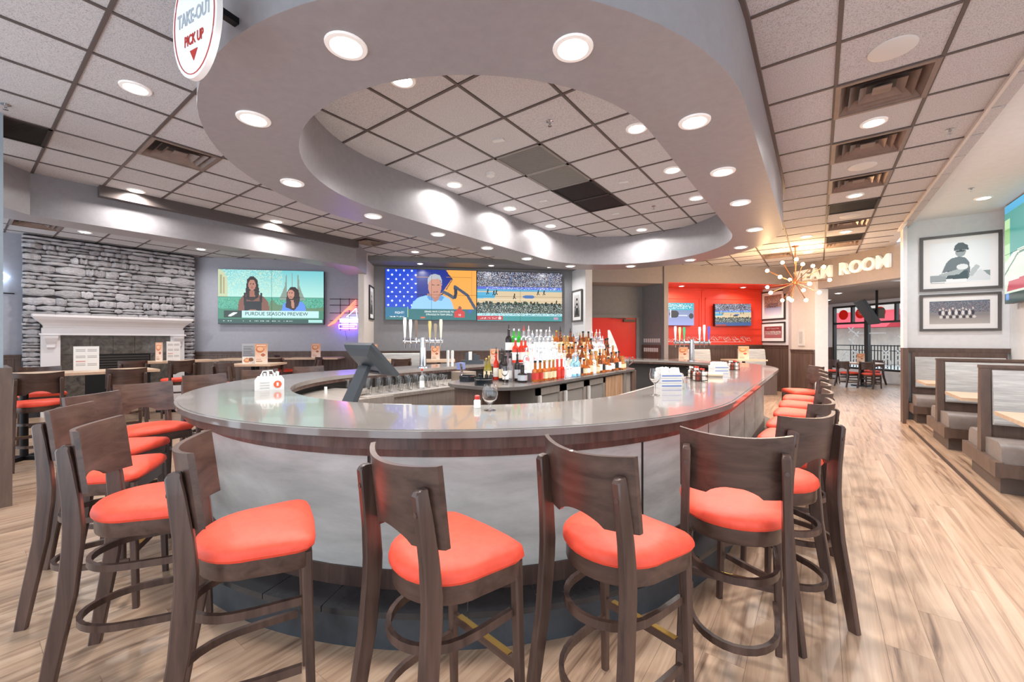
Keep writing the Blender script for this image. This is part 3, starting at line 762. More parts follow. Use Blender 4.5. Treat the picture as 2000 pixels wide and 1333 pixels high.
for x, y, a, L in ST:
    c, rz = put_stool(x, y, a, L, None, None)
    if proto is None:
        proto = thing('bar_stool', L, 'bar stool', c, rz, 'stools around the oval bar'); stool_parts(proto)
    else: dup(proto, c, rz, L)

# ------------------------------------------------------------------ back bar island
isl = thing('back_bar_island', 'dark topped back bar island with cooler doors in the middle of the bar', 'cabinet', (0, 0, 0))
def rrect(x0, x1, y0, y1, r, n=8):
    p = []
    for cx, cy, a in ((x1 - r, y1 - r, 0), (x0 + r, y1 - r, PI / 2), (x0 + r, y0 + r, PI), (x1 - r, y0 + r, 1.5 * PI)):
        p += [(cx + r * math.cos(a + PI / 2 * k / n), cy + r * math.sin(a + PI / 2 * k / n)) for k in range(n + 1)]
    return p
TOPM = grainy('slate_grey_top', '#5b5552', '#6a6360', (4, 4, 4), rough=.25, detail=4, world=True)
MB().prism(rrect(-3.62, -2.55, 3.36, 7.35, .38), .965, 1.0).build('island_top', TOPM, isl, True)
MB().prism(rrect(-3.58, -2.6, 3.42, 7.3, .36), .0, .12).build('plinth', BLACK, isl, True)
MB().prism(rrect(-3.56, -2.62, 4.0, 7.28, .03), .12, .965).build('island_body', plain('island_core', '#8a817a', .5), isl)
pts = [p for p in rrect(-3.56, -2.62, 3.42, 5.0, .36, 12) if p[1] < 3.95 and p[0] < -2.9]
MB().prism(sorted(pts, key=lambda p: (p[0] > -3.2, -p[1] if p[0] < -3.2 else p[0])) + [(-2.98, 3.99), (-3.56, 3.99)], .12, .965).build('end_panel', WOOD_PANEL, isl)
MB().box(-2.98, -2.63, 3.72, 4.0, .12, .5).build('open_shelf', plain('shelf_dark', '#22201f', .6), isl)
for k, (y0, y1) in enumerate(((3.99, 4.56), (4.6, 5.22), (5.26, 5.86))):
    m = MB(); x = -2.6
    for a, b, c_, d in ((y0, y0 + .07, .14, .94), (y1 - .07, y1, .14, .94), (y0, y1, .86, .94), (y0, y1, .14, .2)): m.box(-2.62, -2.585, a, b, c_, d)
    dr = m.build('cooler_door', STEEL, isl)
    MB().box(-2.612, -2.606, y0 + .06, y1 - .06, .2, .87).build('door_glass', plain('cooler_glass', '#9a948e', .08, .3), dr)
    MB().box(-2.585, -2.56, y0 + .02, y0 + .045, .5, .86).build('door_handle', WHITE_PL, dr)
MB().box(-2.62, -2.585, 5.9, 6.55, .14, .94).build('wood_door', grainy('zebra_wood', '#7a5c48', '#c39d7c', (26, 26, 1.4), rough=.4, detail=4, dist=1.2), isl)
MB().box(-2.62, -2.585, 6.6, 6.72, .12, .965).build('steel_post', STEEL, isl)
MB().box(-2.64, -2.59, 7.0, 7.2, .12, .965).build('side_panel', WOOD_PANEL, isl)
# ------------------------------------------------------------------ stone fireplace on the left wall
fp = thing('stone_fireplace', 'grey stacked ledge stone fireplace with a white mantel', 'fireplace', (-12.4, 2.14, 0), -PI / 2)
# local: x along the wall (from the right when facing it is -), y = into the wall, front faces -y ... rotated so front looks to +X
fp.rotation_euler[2] = PI / 2      # local x -> world Y, local -y -> world +X
MB().box(-1.34, 1.34, -.2, -.01, 0, HC - .012).build('stone_backing', plain('mortar_dark', '#3c393b', .9), fp)
rnd = random.Random(3)
stones = []
for k in range(14):
    m = MB(); nx = 5
    top = [(.5 - rnd.uniform(.0, .22), ) for _ in range(nx + 1)]; rs = []
    for i in range(nx + 1):
        t = -.5 + i / nx
        e = .3 if i in (0, nx) else 0
        zt, zb = .5 - rnd.uniform(0, .2) - e * .3, -.5 + rnd.uniform(0, .2) + e * .3
        d = -.5 + rnd.uniform(0, .3) + e * .6
        rs.append([(t, .5, zb), (t, .5, zt), (t, d + .25, zt), (t, d, zt * .45), (t, d + .06, zb * .5), (t, d + .25, zb)])
    m.rings(rs); me = m.mesh('stone'); me.materials.append(STONE); stones.append(me)
def stone_at(x0, x1, z0, z1):
    o = link('stone', rnd.choice(stones), fp, ((x0 + x1) / 2, -.215, (z0 + z1) / 2))
    o.scale = (rnd.choice((-1, 1)) * (x1 - x0 - .004), rnd.uniform(.08, .17), (z1 - z0 - .003) * 1.08); o.rotation_euler[1] = rnd.uniform(-.025, .025)
NS = 0
def course(x0, x1, z0, z1):
    global NS
    x = x0 + rnd.uniform(-.03, 0)
    while x < x1 - .02:
        L = rnd.uniform(.14, .52) * (1.15 if z1 - z0 < .08 else .85); e = x + L
        if e > x1 - .1: e = x1 + rnd.uniform(0, .03)
        if z1 - z0 > .1 and rnd.random() < .25:
            zm = z0 + (z1 - z0) * rnd.uniform(.4, .6); stone_at(x, e, z0, zm); stone_at(x, e, zm, z1); NS += 2
        else: stone_at(x, e, z0, z1); NS += 1
        x = e
z = 1.98
while z < HC - .05:
    dz = rnd.choice((.06, .075, .09, .11, .13, .165)); course(-1.34, 1.34, z, min(HC - .03, z + dz)); z += dz
z = .75
while z < 1.98:
    dz = rnd.choice((.06, .08, .1)); course(-1.34, -1.14, z, z + dz); course(1.14, 1.34, z, z + dz); z += dz
mant = thing('fireplace_mantel', 'white crown moulded mantel shelf on two pilasters', 'mantel', (-12.4, 2.14, 0), PI / 2)
m = MB(); xs = [(.0, 1.72, 1.08, .30), (.0, 1.75, 1.1, .32), (0, 1.78, 1.1, .33), (0, 1.84, 1.14, .38), (0, 1.9, 1.2, .46), (0, 1.955, 1.245, .5), (0, 1.965, 1.25, .5), (0, 2.0, 1.25, .5)]
m.rings([[(-w, -d, z_), (w, -d, z_), (w, -.205, z_), (-w, -.205, z_)] for _, z_, w, d in xs]); m.build('crown_shelf', WHITE_TRIM, mant)
MB().box(-1.12, 1.12, -.33, -.205, 1.63, 1.74).build('frieze', WHITE_TRIM, mant); MB().box(-1.15, 1.15, -.35, -.205, 1.6, 1.635).build('frieze_moulding', WHITE_TRIM, mant)
for s in (-1, 1):
    p = MB().box(s * 1.0 - .13, s * 1.0 + .13, -.3, -.205, 0, 1.6).build('pilaster', WHITE_TRIM, mant)
    m = MB(); m.rings([[(s - w, -.3, z_), (s + w, -.3, z_), (s + w, -.3 - d, z_), (s - w, -.3 - d, z_)][::-1] for z_, w, d in ((1.33, .04, .02), (1.36, .055, .045), (1.42, .06, .04), (1.47, .075, .07), (1.54, .09, .1), (1.59, .095, .11))]); m.build('corbel', WHITE_TRIM, p)
sur = thing('firebox_surround', 'dark granite slab fireplace surround with black firebox', 'fireplace surround', (-12.4, 2.14, 0), PI / 2)
for k, (a, b, c_, d) in enumerate(((-.87, -.52, .0, 1.2), (.52, .87, 0, 1.2), (-.87, -.45, 1.205, 1.6), (-.445, -.1, 1.205, 1.6), (-.095, .25, 1.205, 1.6), (.255, .6, 1.205, 1.6), (.605, .87, 1.205, 1.6))):
    MB().box(a, b, -.25, -.205, c_, d).build('granite_slab', GRANITE, sur)
MB().box(-.52, .52, -.225, -.205, .0, 1.2).build('firebox', BLACK, sur)
m = MB()
for k in range(6): m.box(-.5, .5, -.24, -.225, .86 + k * .055, .89 + k * .055)
m.build('louvre', plain('louvre_dark', '#4b4643', .4, .5), sur)

# ------------------------------------------------------------------ high tables with stools in the dining area
def high_table(x, y, w, d, rz, label, poles=((0, 0),), z=1.07):
    t = thing('high_table', label, 'table', (x, y, 0), rz, 'blond high dining tables')
    MB().box(-w / 2, w / 2, -d / 2, d / 2, z - .035, z).build('table_top', WOOD_BLOND, t)
    for px, py in poles:
        MB().cyl(px, py, .05, z - .035, .038, 14).build('pole', BLACK_M, t, True)
        m = MB()
        for k in range(4): m.box(-.02, .26, -.03, .03, .0, .05, T(px, py, 0) @ rotM('Z', k * PI / 2 + PI / 4))
        m.build('cross_foot', BLACK_M, t)
    return t
tA = high_table(-8.2, .95, .72, 1.75, 0, 'blond high table nearest the stone fireplace column with the tall menu', ((.2, -.42), (.1, .42)))
tB = high_table(-10.85, 2.7, .72, 1.5, 0, 'blond high table right in front of the fireplace')
tC = high_table(-10.7, 4.2, .72, 1.3, -PI / 4, 'blond high table below the anchor screen near the wall')
tD = high_table(-8.35, 3.35, .76, .76, PI / 4, 'square blond high table with two upright menus behind the white caddy')
tE = high_table(-10.0, 5.35, .72, 1.2, -PI / 4, 'blond high table under the neon sign')
tF = high_table(-7.55, 5.6, .7, .9, PI / 4, 'blond high table left of the chrome tap column')
tG = high_table(-6.7, 6.35, .7, .9, PI / 4, 'blond high table right of the chrome tap column')
tH = high_table(-11.9, -.2, .7, 1.1, 0, 'blond high table behind the near column')
for x, y, a, L in ((-7.36, .6, 180, 'dining stool behind the near column at the nearest high table'), (-7.5, 1.4, 178, 'dining stool at the right end of the nearest high table'), (-9.05, .75, 0, 'dining stool on the fireplace side of the nearest high table'), (-9.68, 2.58, 182, 'dining stool with a paper tucked on it before the mantel pilaster'), (-10.28, 2.0, 176, 'dining stool between the nearest and the fireplace table'), (-9.35, 4.1, 200, 'dining stool beside the table under the anchor screen'),
                   (-8.05, 2.7, 110, 'dining stool on the near side of the square menu table'), (-9.2, 5.0, 225, 'dining stool at the table under the neon sign'), (-6.9, 5.5, 160, 'dining stool between the two tables behind the tap column'), (-10.9, 5.0, -20, 'dining stool against the wall under the anchor screen'), (-11.1, -.25, 180, 'dining stool behind the near column by the lavender wall')):
    c, rz = put_stool(x, y, a, L, None, None)
    o = dup(proto, c, rz, L, 'stools at the high tables')
# grey booth back by the screens wall
def bench(x, y, rz, w, label, hgt=1.18):
    b = thing('booth_bench', label, 'booth', (x, y, 0), rz, 'grey booth benches')
    MB().box(-w / 2, w / 2, -.04, .06, .1, hgt).build('back_frame', WOOD_PANEL, b)
    m = MB(); m.rings([[(-w / 2 + .02, -.05 - d, z_), (w / 2 - .02, -.05 - d, z_), (w / 2 - .02, -.03, z_), (-w / 2 + .02, -.03, z_)] for z_, d in ((.75, .06), (.78, .075), (1.0, .06), (hgt - .03, .03), (hgt - .005, .0))]); m.build('back_cushion', GREYFAB, b, True)
    MB().box(-w / 2 + .02, w / 2 - .02, -.55, -.05, .62, .74).build('seat_cushion', GREYSEAT, b); MB().box(-w / 2, w / 2, -.5, 0, 0, .62).build('bench_base', WOOD_PANEL, b)
    return b
GREYFAB = grainy('grey_weave', '#a9a9a8', '#d2d2d0', (4, 40, 60), rough=.8, detail=4, bump=.15)
GREYSEAT = grainy('taupe_seat_vinyl', '#857a74', '#8f847e', (20, 20, 20), rough=.45, detail=3, bump=.02)
p = UV(-1.2, 10.75); bench(p.x, p.y, PI / 4, 1.0, 'pale grey booth back by the wall behind the register screen')
p = UV(6.75, 10.6); bench(p.x, p.y, PI / 4 , .78, 'pale grey booth back left of the two in the red alcove', 1.25)
p = UV(8.4, 10.6); bench(p.x, p.y, PI / 4, .86, 'pale grey booth back right of the two in the red alcove', 1.25)
p = UV(7.55, 9.75); high_table(p.x, p.y, .9, .6, PI / 4, 'brown high table in front of the red alcove booths', z=1.0)
p = UV(5.95, 9.9); high_table(p.x, p.y, .7, .6, PI / 4, 'high table at the left end of the red alcove', z=1.0)

# menus and cards standing on the tables
PR = printmat('print_paper')
def menu(x, y, z, w, hh, rz, label, kind):
    cv = Canvas(24, 34, '#efece8')
    if kind == 'list':
        for k in range(13):
            cv.rect(.1, .46, .08 + k * .065, .095 + k * .065, '#a9a29e'); cv.rect(.54, .9, .08 + k * .065, .095 + k * .065, '#a9a29e')
        cv.rect(.1, .44, .36, .42, '#d8a7a0')
    elif kind == 'orange':
        cv.grad(0, 1, 0, 1, '#f0dccb', '#d98a52'); cv.ell(.4, .72, .34, .16, '#c9713f'); cv.ell(.42, .75, .26, .1, '#e8b48a'); cv.ell(.66, .42, .26, .14, '#e6d2bd'); cv.ell(.64, .44, .18, .08, '#b5603a'); cv.rect(.1, .6, .1, .14, '#b98a68'); cv.rect(.1, .5, .2, .23, '#b98a68'); cv.rect(.12, .88, .9, .94, '#f4e6d8')
    else:
        cv.grad(0, 1, .35, 1, '#8d8f96', '#b9bcc2'); [cv.rect(.1, .85 - .1 * (k % 3), .42 + k * .07, .45 + k * .07, '#70737c') for k in range(7)]; cv.ell(.35, .17, .26, .12, '#d98f5c'); cv.ell(.68, .2, .2, .1, '#8a5a3b'); cv.ell(.36, .19, .16, .06, '#e9c39c')
    o = thing('menu_card', label, 'menu', (x, y, z), rz, 'menus on the tables')
    me = cv.mesh('menu_print', w, hh, mat=PR); me.transform(T(0, -.006, hh / 2)); link('menu_print', me, o)
    MB().box(-w / 2 - .003, w / 2 + .003, -.005, .005, 0, hh + .003).build('menu_holder', WHITE_PL, o)
    return o
face = lambda x, y: math.atan2(y, x) + PI / 2 + PI      # turns the print toward the room centre
def fm(x, y): return math.atan2(-y, -x) + PI / 2
menu(-8.3, 1.12, 1.07, .25, .34, fm(-8.3, 1.12), 'tall white printed menu on the nearest high table before the fireplace', 'list')
menu(-8.38, 3.22, 1.07, .2, .36, fm(-8.3, 3.3) + .25, 'grey photo menu, left of the pair on the square high table', 'grey')
menu(-8.2, 3.36, 1.07, .2, .36, fm(-8.3, 3.3) - .25, 'orange food menu, right of the pair on the square high table', 'orange')
menu(-10.75, 2.72, 1.07, .22, .4, fm(-10.8, 2.7) + .2, 'white menu on the fireplace table before the pilaster', 'list')
menu(-10.8, 2.5, 1.07, .12, .38, fm(-10.8, 2.5) - .5, 'narrow orange card on the fireplace table', 'orange')
menu(-10.65, 4.15, 1.07, .2, .34, fm(-10.6, 4.1), 'orange card on the table below the anchor screen', 'orange')
menu(-10.0, 5.35, 1.07, .2, .34, fm(-10, 5.3), 'orange menu on the table under the neon sign', 'orange')
menu(-7.72, 5.4, 1.07, .16, .34, fm(-7.7, 5.4), 'food menu behind the tilted register screen', 'orange')
menu(-6.75, 6.3, 1.07, .18, .3, fm(-6.7, 6.3), 'orange menu right of the chrome tap column', 'orange')
menu(-5.9, 7.3, 1.0, .18, .3, fm(-5.9, 7.3), 'small orange menu behind the black straw caddy', 'orange')
p = UV(7.55, 9.75); menu(p.x, p.y, 1.0, .24, .34, fm(p.x, p.y), 'food menu on the table of the right alcove booth', 'orange')
p = UV(5.95, 9.9); menu(p.x, p.y, 1.0, .22, .32, fm(p.x, p.y), 'food menu left of the far tap tower', 'orange')

# ------------------------------------------------------------------ team room table and chairs
t = thing('round_dining_table', 'pale topped dining table in the team room', 'table', UV(13.4, 11.75))
MB().lathe([(.52, .72), (.54, .735), (.54, .755), (.52, .76)], 32).build('table_top', WOOD_BLOND, t, True); MB().cyl(0, 0, .04, .72, .05, 12).build('pole', BLACK_M, t, True); MB().lathe([(.3, 0), (.28, .03), (.06, .05)], 24).build('base', BLACK_M, t, True)
L3 = ['dining chair at the left of the team room table', 'middle dining chair at the team room table', 'right dining chair at the team room table nearest the window', 'dining chair behind the team room table']
ch0 = None
for (u_, v_, a), L in zip(((13.05, 12.55, -100), (12.75, 11.65, 45), (12.95, 11.1, 60), (14.2, 12.1, 215)), L3):
    p = UV(u_, v_)
    if ch0 is None: ch0 = thing('dining_chair', L, 'chair', p, math.radians(a) - PI / 2, 'team room chairs'); stool_parts(ch0, .42)
    else: dup(ch0, p, math.radians(a) - PI / 2, L)
p = UV(13.4, 11.8); menu(p.x, p.y, .76, .2, .3, fm(p.x, p.y), 'orange menu on the team room table', 'orange')
# ------------------------------------------------------------------ screens, pictures and signs (flat print)
SCR = printmat('screen_picture', glow=1.0)
INK = plain('print_black', '#1b1b1d', .6); INKW = emis('screen_white', '#f2f6f6', 1.1); INKD = emis('screen_black', '#1d2422', 1.0)
FRX = rotM('X', PI / 2)
def video_wall(name, label, M, W_, H_, cv, nx=2, ny=2, texts=()):
    o = thing(name, label, 'television'); o.matrix_world = M
    pw, ph = W_ / nx, H_ / ny
    for i in range(nx):
        for j in range(ny):
            bz = MB().box(-pw / 2 + .001, pw / 2 - .001, .0, .09, -ph / 2 + .001, ph / 2 - .001).build('display_panel', BLACK, o, loc=(-W_ / 2 + (i + .5) * pw, 0, -H_ / 2 + (j + .5) * ph))
            me = cv.mesh('picture', pw - .006, ph - .006, i / nx, (i + 1) / nx, j / ny, (j + 1) / ny, SCR); me.transform(T(0, -.002, 0)); link('picture', me, bz)
    for txt, sz, x, z_, mt, xs in texts: lettering(txt, sz, mt, o, T(x, -.006, z_) @ FRX, .0005, 'screen_caption', 0.0, xs)
    return o
DM = lambda u_, v_, z_: DG @ T(u_, v_, z_)
# anchors in front of a painted fountain
cv = Canvas(168, 92, '#8fc9c2')
cv.grad(0, 1, .5, 1, '#a9d9cf', '#6fbcc4'); cv.speck(0, .6, .52, 1, ['#b9dccb', '#c6ddc4', '#a5d3c8', '#b2c8ae'], 3, .35)
cv.rect(0, 1, .28, .5, '#4f9f86'); cv.speck(0, 1, .2, .48, ['#3f8f78', '#5cab8f', '#6fb79a', '#2f7d68'], 8, .5); cv.rect(0, 1, .0, .28, '#3f7f66')
cv.poly([(0, .5), (0, 1), (.04, .98), (.085, .86), (.09, .5)], '#b9c3a0'); cv.rect(.02, .035, .55, .9, '#93966f'); cv.rect(.05, .062, .55, .86, '#a08f6a')
for pts in ([(.57, .46), (.6, .6), (.625, .72), (.635, .92), (.645, .92), (.645, .46)], [(.745, .92), (.755, .92), (.765, .72), (.79, .58), (.82, .46), (.745, .46)], [(.69, .96), (.698, .96), (.7, .46), (.688, .46)]): cv.poly(pts, '#7f8f84')
cv.poly([(.5, .46), (.56, .36), (.9, .3), (1, .33), (1, .25), (.45, .25)], '#5d7d5c')
# left anchor: dark hair, black square neck top
cv.poly([(.18, .2), (.19, .42), (.23, .52), (.27, .55), (.37, .55), (.43, .5), (.47, .4), (.48, .2)], '#7a4d3f')
cv.poly([(.265, .45), (.255, .6), (.27, .82), (.3, .88), (.33, .88), (.365, .82), (.385, .6), (.375, .5), (.33, .44), (.3, .44)], '#2a1d1b'); cv.ell(.315, .72, .035, .1, '#a87564'); cv.poly([(.295, .62), (.29, .5), (.345, .5), (.335, .62)], '#95614f')
cv.poly([(.245, .2), (.235, .58), (.255, .58), (.262, .42), (.385, .42), (.395, .58), (.41, .57), (.405, .2)], '#17181a'); cv.ell(.32, .23, .05, .045, '#a06f5e')
# right anchor: long hair, blue jacket
cv.poly([(.58, .2), (.61, .38), (.65, .45), (.72, .46), (.79, .42), (.82, .36), (.83, .2)], '#5a86dd'); cv.poly([(.63, .32), (.645, .6), (.68, .7), (.72, .7), (.755, .64), (.77, .46), (.75, .34), (.71, .26)], '#2f1f1d'); cv.ell(.683, .56, .033, .085, '#b98270'); cv.poly([(.68, .46), (.69, .3), (.715, .3), (.71, .46)], '#b27c69')
for fx, fy in ((.302, .74), (.328, .74), (.67, .585), (.692, .585)): cv.ell(fx, fy, .006, .009, '#2a1a18')
cv.line([(.306, .67), (.324, .67)], .007, '#8a3f3c'); cv.line([(.672, .515), (.686, .515)], .007, '#9a4a44'); cv.line([(.31, .7), (.316, .69)], .006, '#8c5a4a')
cv.rect(.055, .22, .12, .25, '#25352f'); cv.rect(.22, .955, .115, .25, '#b5dbdc'); cv.rect(0, 1, .02, .1, '#2c4f48'); cv.rect(.85, .99, .03, .085, '#9fd0c9'); cv.rect(0, 1, 0, .02, '#1d2f2c')
for x0, x1 in ((.05, .14), (.22, .31), (.33, .7)): cv.speck(x0, x1, .05, .07, ['#cfe3df', '#2c4f48'], 9, .8)
cv.line([(.11, .17), (.15, .21), (.17, .21), (.13, .16), (.1, .155)], .012, '#d9e2dc')
video_wall('video_wall', 'video wall showing two seated news anchors beside the stone fireplace', DM(-4.425, 11.15, 2.575), 2.47, 1.36, cv, texts=(('PURDUE SEASON PREVIEW', .125, .12, -.42, INKD, .98),))
# radio host
cv = Canvas(168, 96, '#1b3fb4')
cv.rect(0, .34, 0, 1, '#1a44c4'); cv.rect(.34, .62, 0, 1, '#1b3592'); cv.poly([(.62, 1), (.72, .82), (.6, .55), (.55, .3), (.55, 0), (1, 0), (1, 1)], '#e8a14b'); cv.poly([(.34, 1), (.66, 1), (.72, .82), (.62, .55), (.34, .3)], '#1d2f86'); cv.poly([(.65, 1), (.735, .82), (.67, .62), (.6, .5), (.62, .5), (.72, .8)], '#232a55')
for r in range(9):
    for q in range(4):
        cv.ell(.03 + q * .085 + (r % 2) * .042, .97 - r * .085, .011, .018, '#dfe9ff')
cv.line([(.33, .85), (.95, .86)], .004, '#b07d3f'); cv.line([(.95, .2), (.95, 1)], .004, '#c98d45')
cv.poly([(.27, .2), (.3, .36), (.36, .45), (.46, .5), (.62, .5), (.7, .43), (.73, .33), (.75, .2)], '#8fc0ee'); cv.poly([(.45, .52), (.47, .42), (.54, .36), (.6, .44), (.6, .54)], '#b07a66')
cv.poly([(.45, .46), (.48, .39), (.53, .4), (.47, .5)], '#5c93c9'); cv.poly([(.6, .5), (.57, .4), (.61, .38), (.64, .46)], '#5c93c9')
cv.ell(.535, .66, .072, .2, '#c08a76'); cv.poly([(.458, .7), (.46, .82), (.49, .9), (.54, .92), (.59, .89), (.615, .8), (.61, .68), (.6, .78), (.57, .82), (.5, .81), (.475, .76)], '#a8adb3'); cv.line([(.505, .7), (.53, .69)], .008, '#6b4a40'); cv.line([(.555, .69), (.58, .7)], .008, '#6b4a40'); cv.line([(.52, .555), (.565, .56)], .009, '#8c5548')
cv.line([(.63, .56), (.68, .52), (.74, .45)], .03, '#4a5568'); cv.line([(.76, .46), (.77, .55), (.76, .66)], .03, '#2c3444'); cv.line([(.76, .67), (.9, .5), (.99, .23)], .028, '#3f4c63')
cv.rect(0, 1, 0, .22, '#2f6a6d'); cv.rect(0, .24, .05, .25, '#256b8c'); cv.rect(.24, .245, .05, .26, '#b9d46c'); cv.poly([(.75, .05), (.75, .16), (.78, .2), (.8, .26), (.83, .26), (.84, .2), (.87, .16), (.87, .05)], '#c23a38'); cv.ell(.813, .25, .016, .035, '#7d5344'); cv.rect(.38, .43, .03, .06, '#d06a4c'); cv.poly([(.89, .2), (.96, .21), (.93, .12)], '#3f5fa8'); cv.speck(.05, .2, .05, .07, ['#dfe9ec', '#2f6a6d'], 3, .7)
video_wall('video_wall', 'video wall showing a grey haired talk host with a microphone, dotted blue backdrop', DM(-.485, 11.1, 2.695), 2.36, 1.33, cv, texts=(('DRAKE MAYE CONTINUES TO', .066, .2, -.445, INKW, .85), ('STRUGGLE IN TEAM DRILLS', .066, .2, -.52, INKW, .85), ('FIGHT!', .085, -.82, -.48, INKW, .9), ('10', .08, .73, -.53, INKW, .9)))
# basketball game
def court(seed=2, w=168, hh=96):
    cv = Canvas(w, hh, '#c9b79a')
    cv.speck(0, 1, .62, 1, ['#23262c', '#3c4250', '#6b7386', '#9aa3b5', '#c8cbd2', '#4b5a86', '#1a1c22', '#805f55'], seed, 1)
    for x in (.36, .83): cv.poly([(x, .7), (x + .05, 1), (x + .065, 1), (x + .015, .7)], '#5d6b90')
    cv.rect(0, 1, .64, .7, '#5061c2'); cv.speck(.1, 1, .64, .69, ['#5061c2', '#8aa0e8', '#dfe6fb'], 6, .5); cv.rect(0, 1, .6, .645, '#5a9fc0'); cv.rect(0, 1, .36, .6, '#ccb795'); cv.poly([(0, .46), (0, .58), (.22, .58), (.2, .47)], '#4ea3c9'); cv.ell(.6, .5, .07, .035, '#4d76b2'); cv.line([(0, .44), (1, .44)], .005, '#e0d3bb')
    cv.speck(0, 1, .16, .36, ['#1c2a26', '#2f4a3e', '#486a58', '#11181a', '#8b9a90', '#c7cbc4', '#223049', '#5d4a40'], seed + 5, 1)
    for k in range(40): cv.ell(random.random(), .36 + random.uniform(-.02, .02), .012, .03, random.choice(('#22322c', '#304b40', '#1a2220')))
    for x, y in ((.12, .58), (.19, .56), (.22, .57), (.43, .5), (.71, .58), (.78, .58), (.93, .38)): cv.line([(x, y), (x + .005, y + .05)], .012, '#1d2426'); cv.line([(x, y), (x - .01, y - .04)], .008, '#1d2426'); cv.line([(x, y), (x + .015, y - .035)], .008, '#1d2426')
    return cv
cv = court()
cv.rect(0, 1, .1, .16, '#a6d3dc'); cv.speck(.05, 1, .11, .15, ['#a6d3dc', '#2f5f86', '#dff1f3', '#4f8f6a'], 5, .5); cv.rect(0, 1, 0, .1, '#3f8f90'); cv.rect(0, .3, .02, .1, '#b8343a'); cv.speck(.03, .23, .045, .075, ['#f0dada', '#b8343a'], 7, .6); cv.ell(.262, .06, .017, .032, '#e8c9c9'); cv.rect(.9, .95, .03, .08, '#b08fa8')
video_wall('video_wall', 'video wall showing a live basketball game above the liquor bottles', DM(1.885, 11.1, 2.68), 2.35, 1.33, cv)
# red alcove screens
cv = court(9, 96, 56); cv.rect(0, 1, 0, .16, '#3a5a8c'); cv.rect(0, .3, .0, .08, '#a23a40'); cv.rect(.5, .62, .42, .48, '#2d2f36')
o = video_wall('wall_television', 'right wall television with a basketball game on the red alcove wall', DG @ T(8.45, 11.36, 2.265) @ rotM('X', .0) @ rotM('Y', -.015), 1.2, .67, cv, 1, 1)
cv = Canvas(72, 50, '#7f8fc2'); cv.grad(0, 1, 0, .7, '#9aa0d6', '#7888a8'); cv.rect(0, 1, .68, 1, '#2fa9bd'); cv.speck(.05, .95, .75, .95, ['#e4f5f6', '#2fa9bd', '#1f7f92'], 4, .8); cv.ell(.42, .5, .14, .17, '#1f222c'); cv.rect(.3, .34, .35, .72, '#d6d9e2'); cv.ell(.06, .45, .06, .14, '#a8344a'); cv.ell(.92, .42, .07, .12, '#3a2f36'); cv.line([(.55, .45), (.8, .44)], .02, '#dfe2ea')
video_wall('wall_television', 'left wall television with a hockey broadcast on the red alcove wall', DG @ T(6.62, 11.36, 2.27), 1.1, .67, cv, 1, 1)
# right wall screens
cv = Canvas(96, 90, '#2f8f8c'); cv.rect(0, 1, .92, 1, '#3f9fc8'); cv.rect(0, 1, .5, .92, '#3f8f86'); cv.rect(0, .12, .42, .85, '#a9cf9a'); cv.rect(0, .12, .6, .75, '#7fb36a'); cv.poly([(0, .1), (0, .42), (.2, .5), (1, .55), (1, .1)], '#cfd9c8'); cv.line([(0, .3), (.3, .47), (1, .53)], .01, '#5d7a6a'); cv.poly([(.05, .12), (.1, .22), (1, .25), (1, .12)], '#b84a58'); cv.rect(0, 1, 0, .1, '#27403c'); cv.rect(.03, .1, .03, .1, '#4f86c9'); cv.ell(.7, .72, .25, .2, '#57a59a')
tvr = video_wall('video_wall', 'large green lit screen cut off at the right edge of the photo', T(2.42, 9.18, 2.86) @ rotM('Z', -PI / 2), 1.8, 1.56, cv, 2, 2)

# hanging television of the team room
hv = thing('hanging_television', 'black television tilted on a ceiling pole in the team room', 'television', UV(12.0, 10.1, 2.92), 0)
MB().cyl(0, 0, -.75, 0, .03, 12).build('ceiling_pole', BLACK_M, hv, True)
MB().box(-.18, .18, -.12, .12, -.8, -.55, rotM('X', .3)).build('mount_bracket', plain('bracket_grey', '#6d6a66', .5, .5), hv)
MB().box(-.4, .4, -.035, .035, -.38, .38, T(-.22, -.1, -.62) @ rotM('Z', -PI / 2 + .2) @ rotM('X', .5)).build('television_body', BLACK, hv)

# ------------------------------------------------------------------ framed pictures
FRB = plain('picture_frame_black', '#2c2a29', .4); FRG = plain('picture_frame_grey', '#5d5a58', .4); MATB = plain('picture_mat', '#f0eeec', .8)
def picture(label, M, W_, H_, cv, fr=FRB, fw=.04, mw=.08, name='framed_picture', group='framed photographs'):
    o = thing(name, label, 'picture', group=group); o.matrix_world = M
    m = MB()
    for a, b, c_, d in ((-W_ / 2, W_ / 2, H_ / 2 - fw, H_ / 2), (-W_ / 2, W_ / 2, -H_ / 2, -H_ / 2 + fw), (-W_ / 2, -W_ / 2 + fw, -H_ / 2 + fw, H_ / 2 - fw), (W_ / 2 - fw, W_ / 2, -H_ / 2 + fw, H_ / 2 - fw)): m.box(a, b, -.03, 0, c_, d)
    m.build('frame', fr, o); MB().box(-W_ / 2 + fw, W_ / 2 - fw, -.012, -.004, -H_ / 2 + fw, H_ / 2 - fw).build('mat_board', MATB, o)
    me = cv.mesh('photo_print', W_ - 2 * fw - 2 * mw, H_ - 2 * fw - 2 * mw, mat=PR); me.transform(T(0, -.0135, 0)); link('photo_print', me, o)
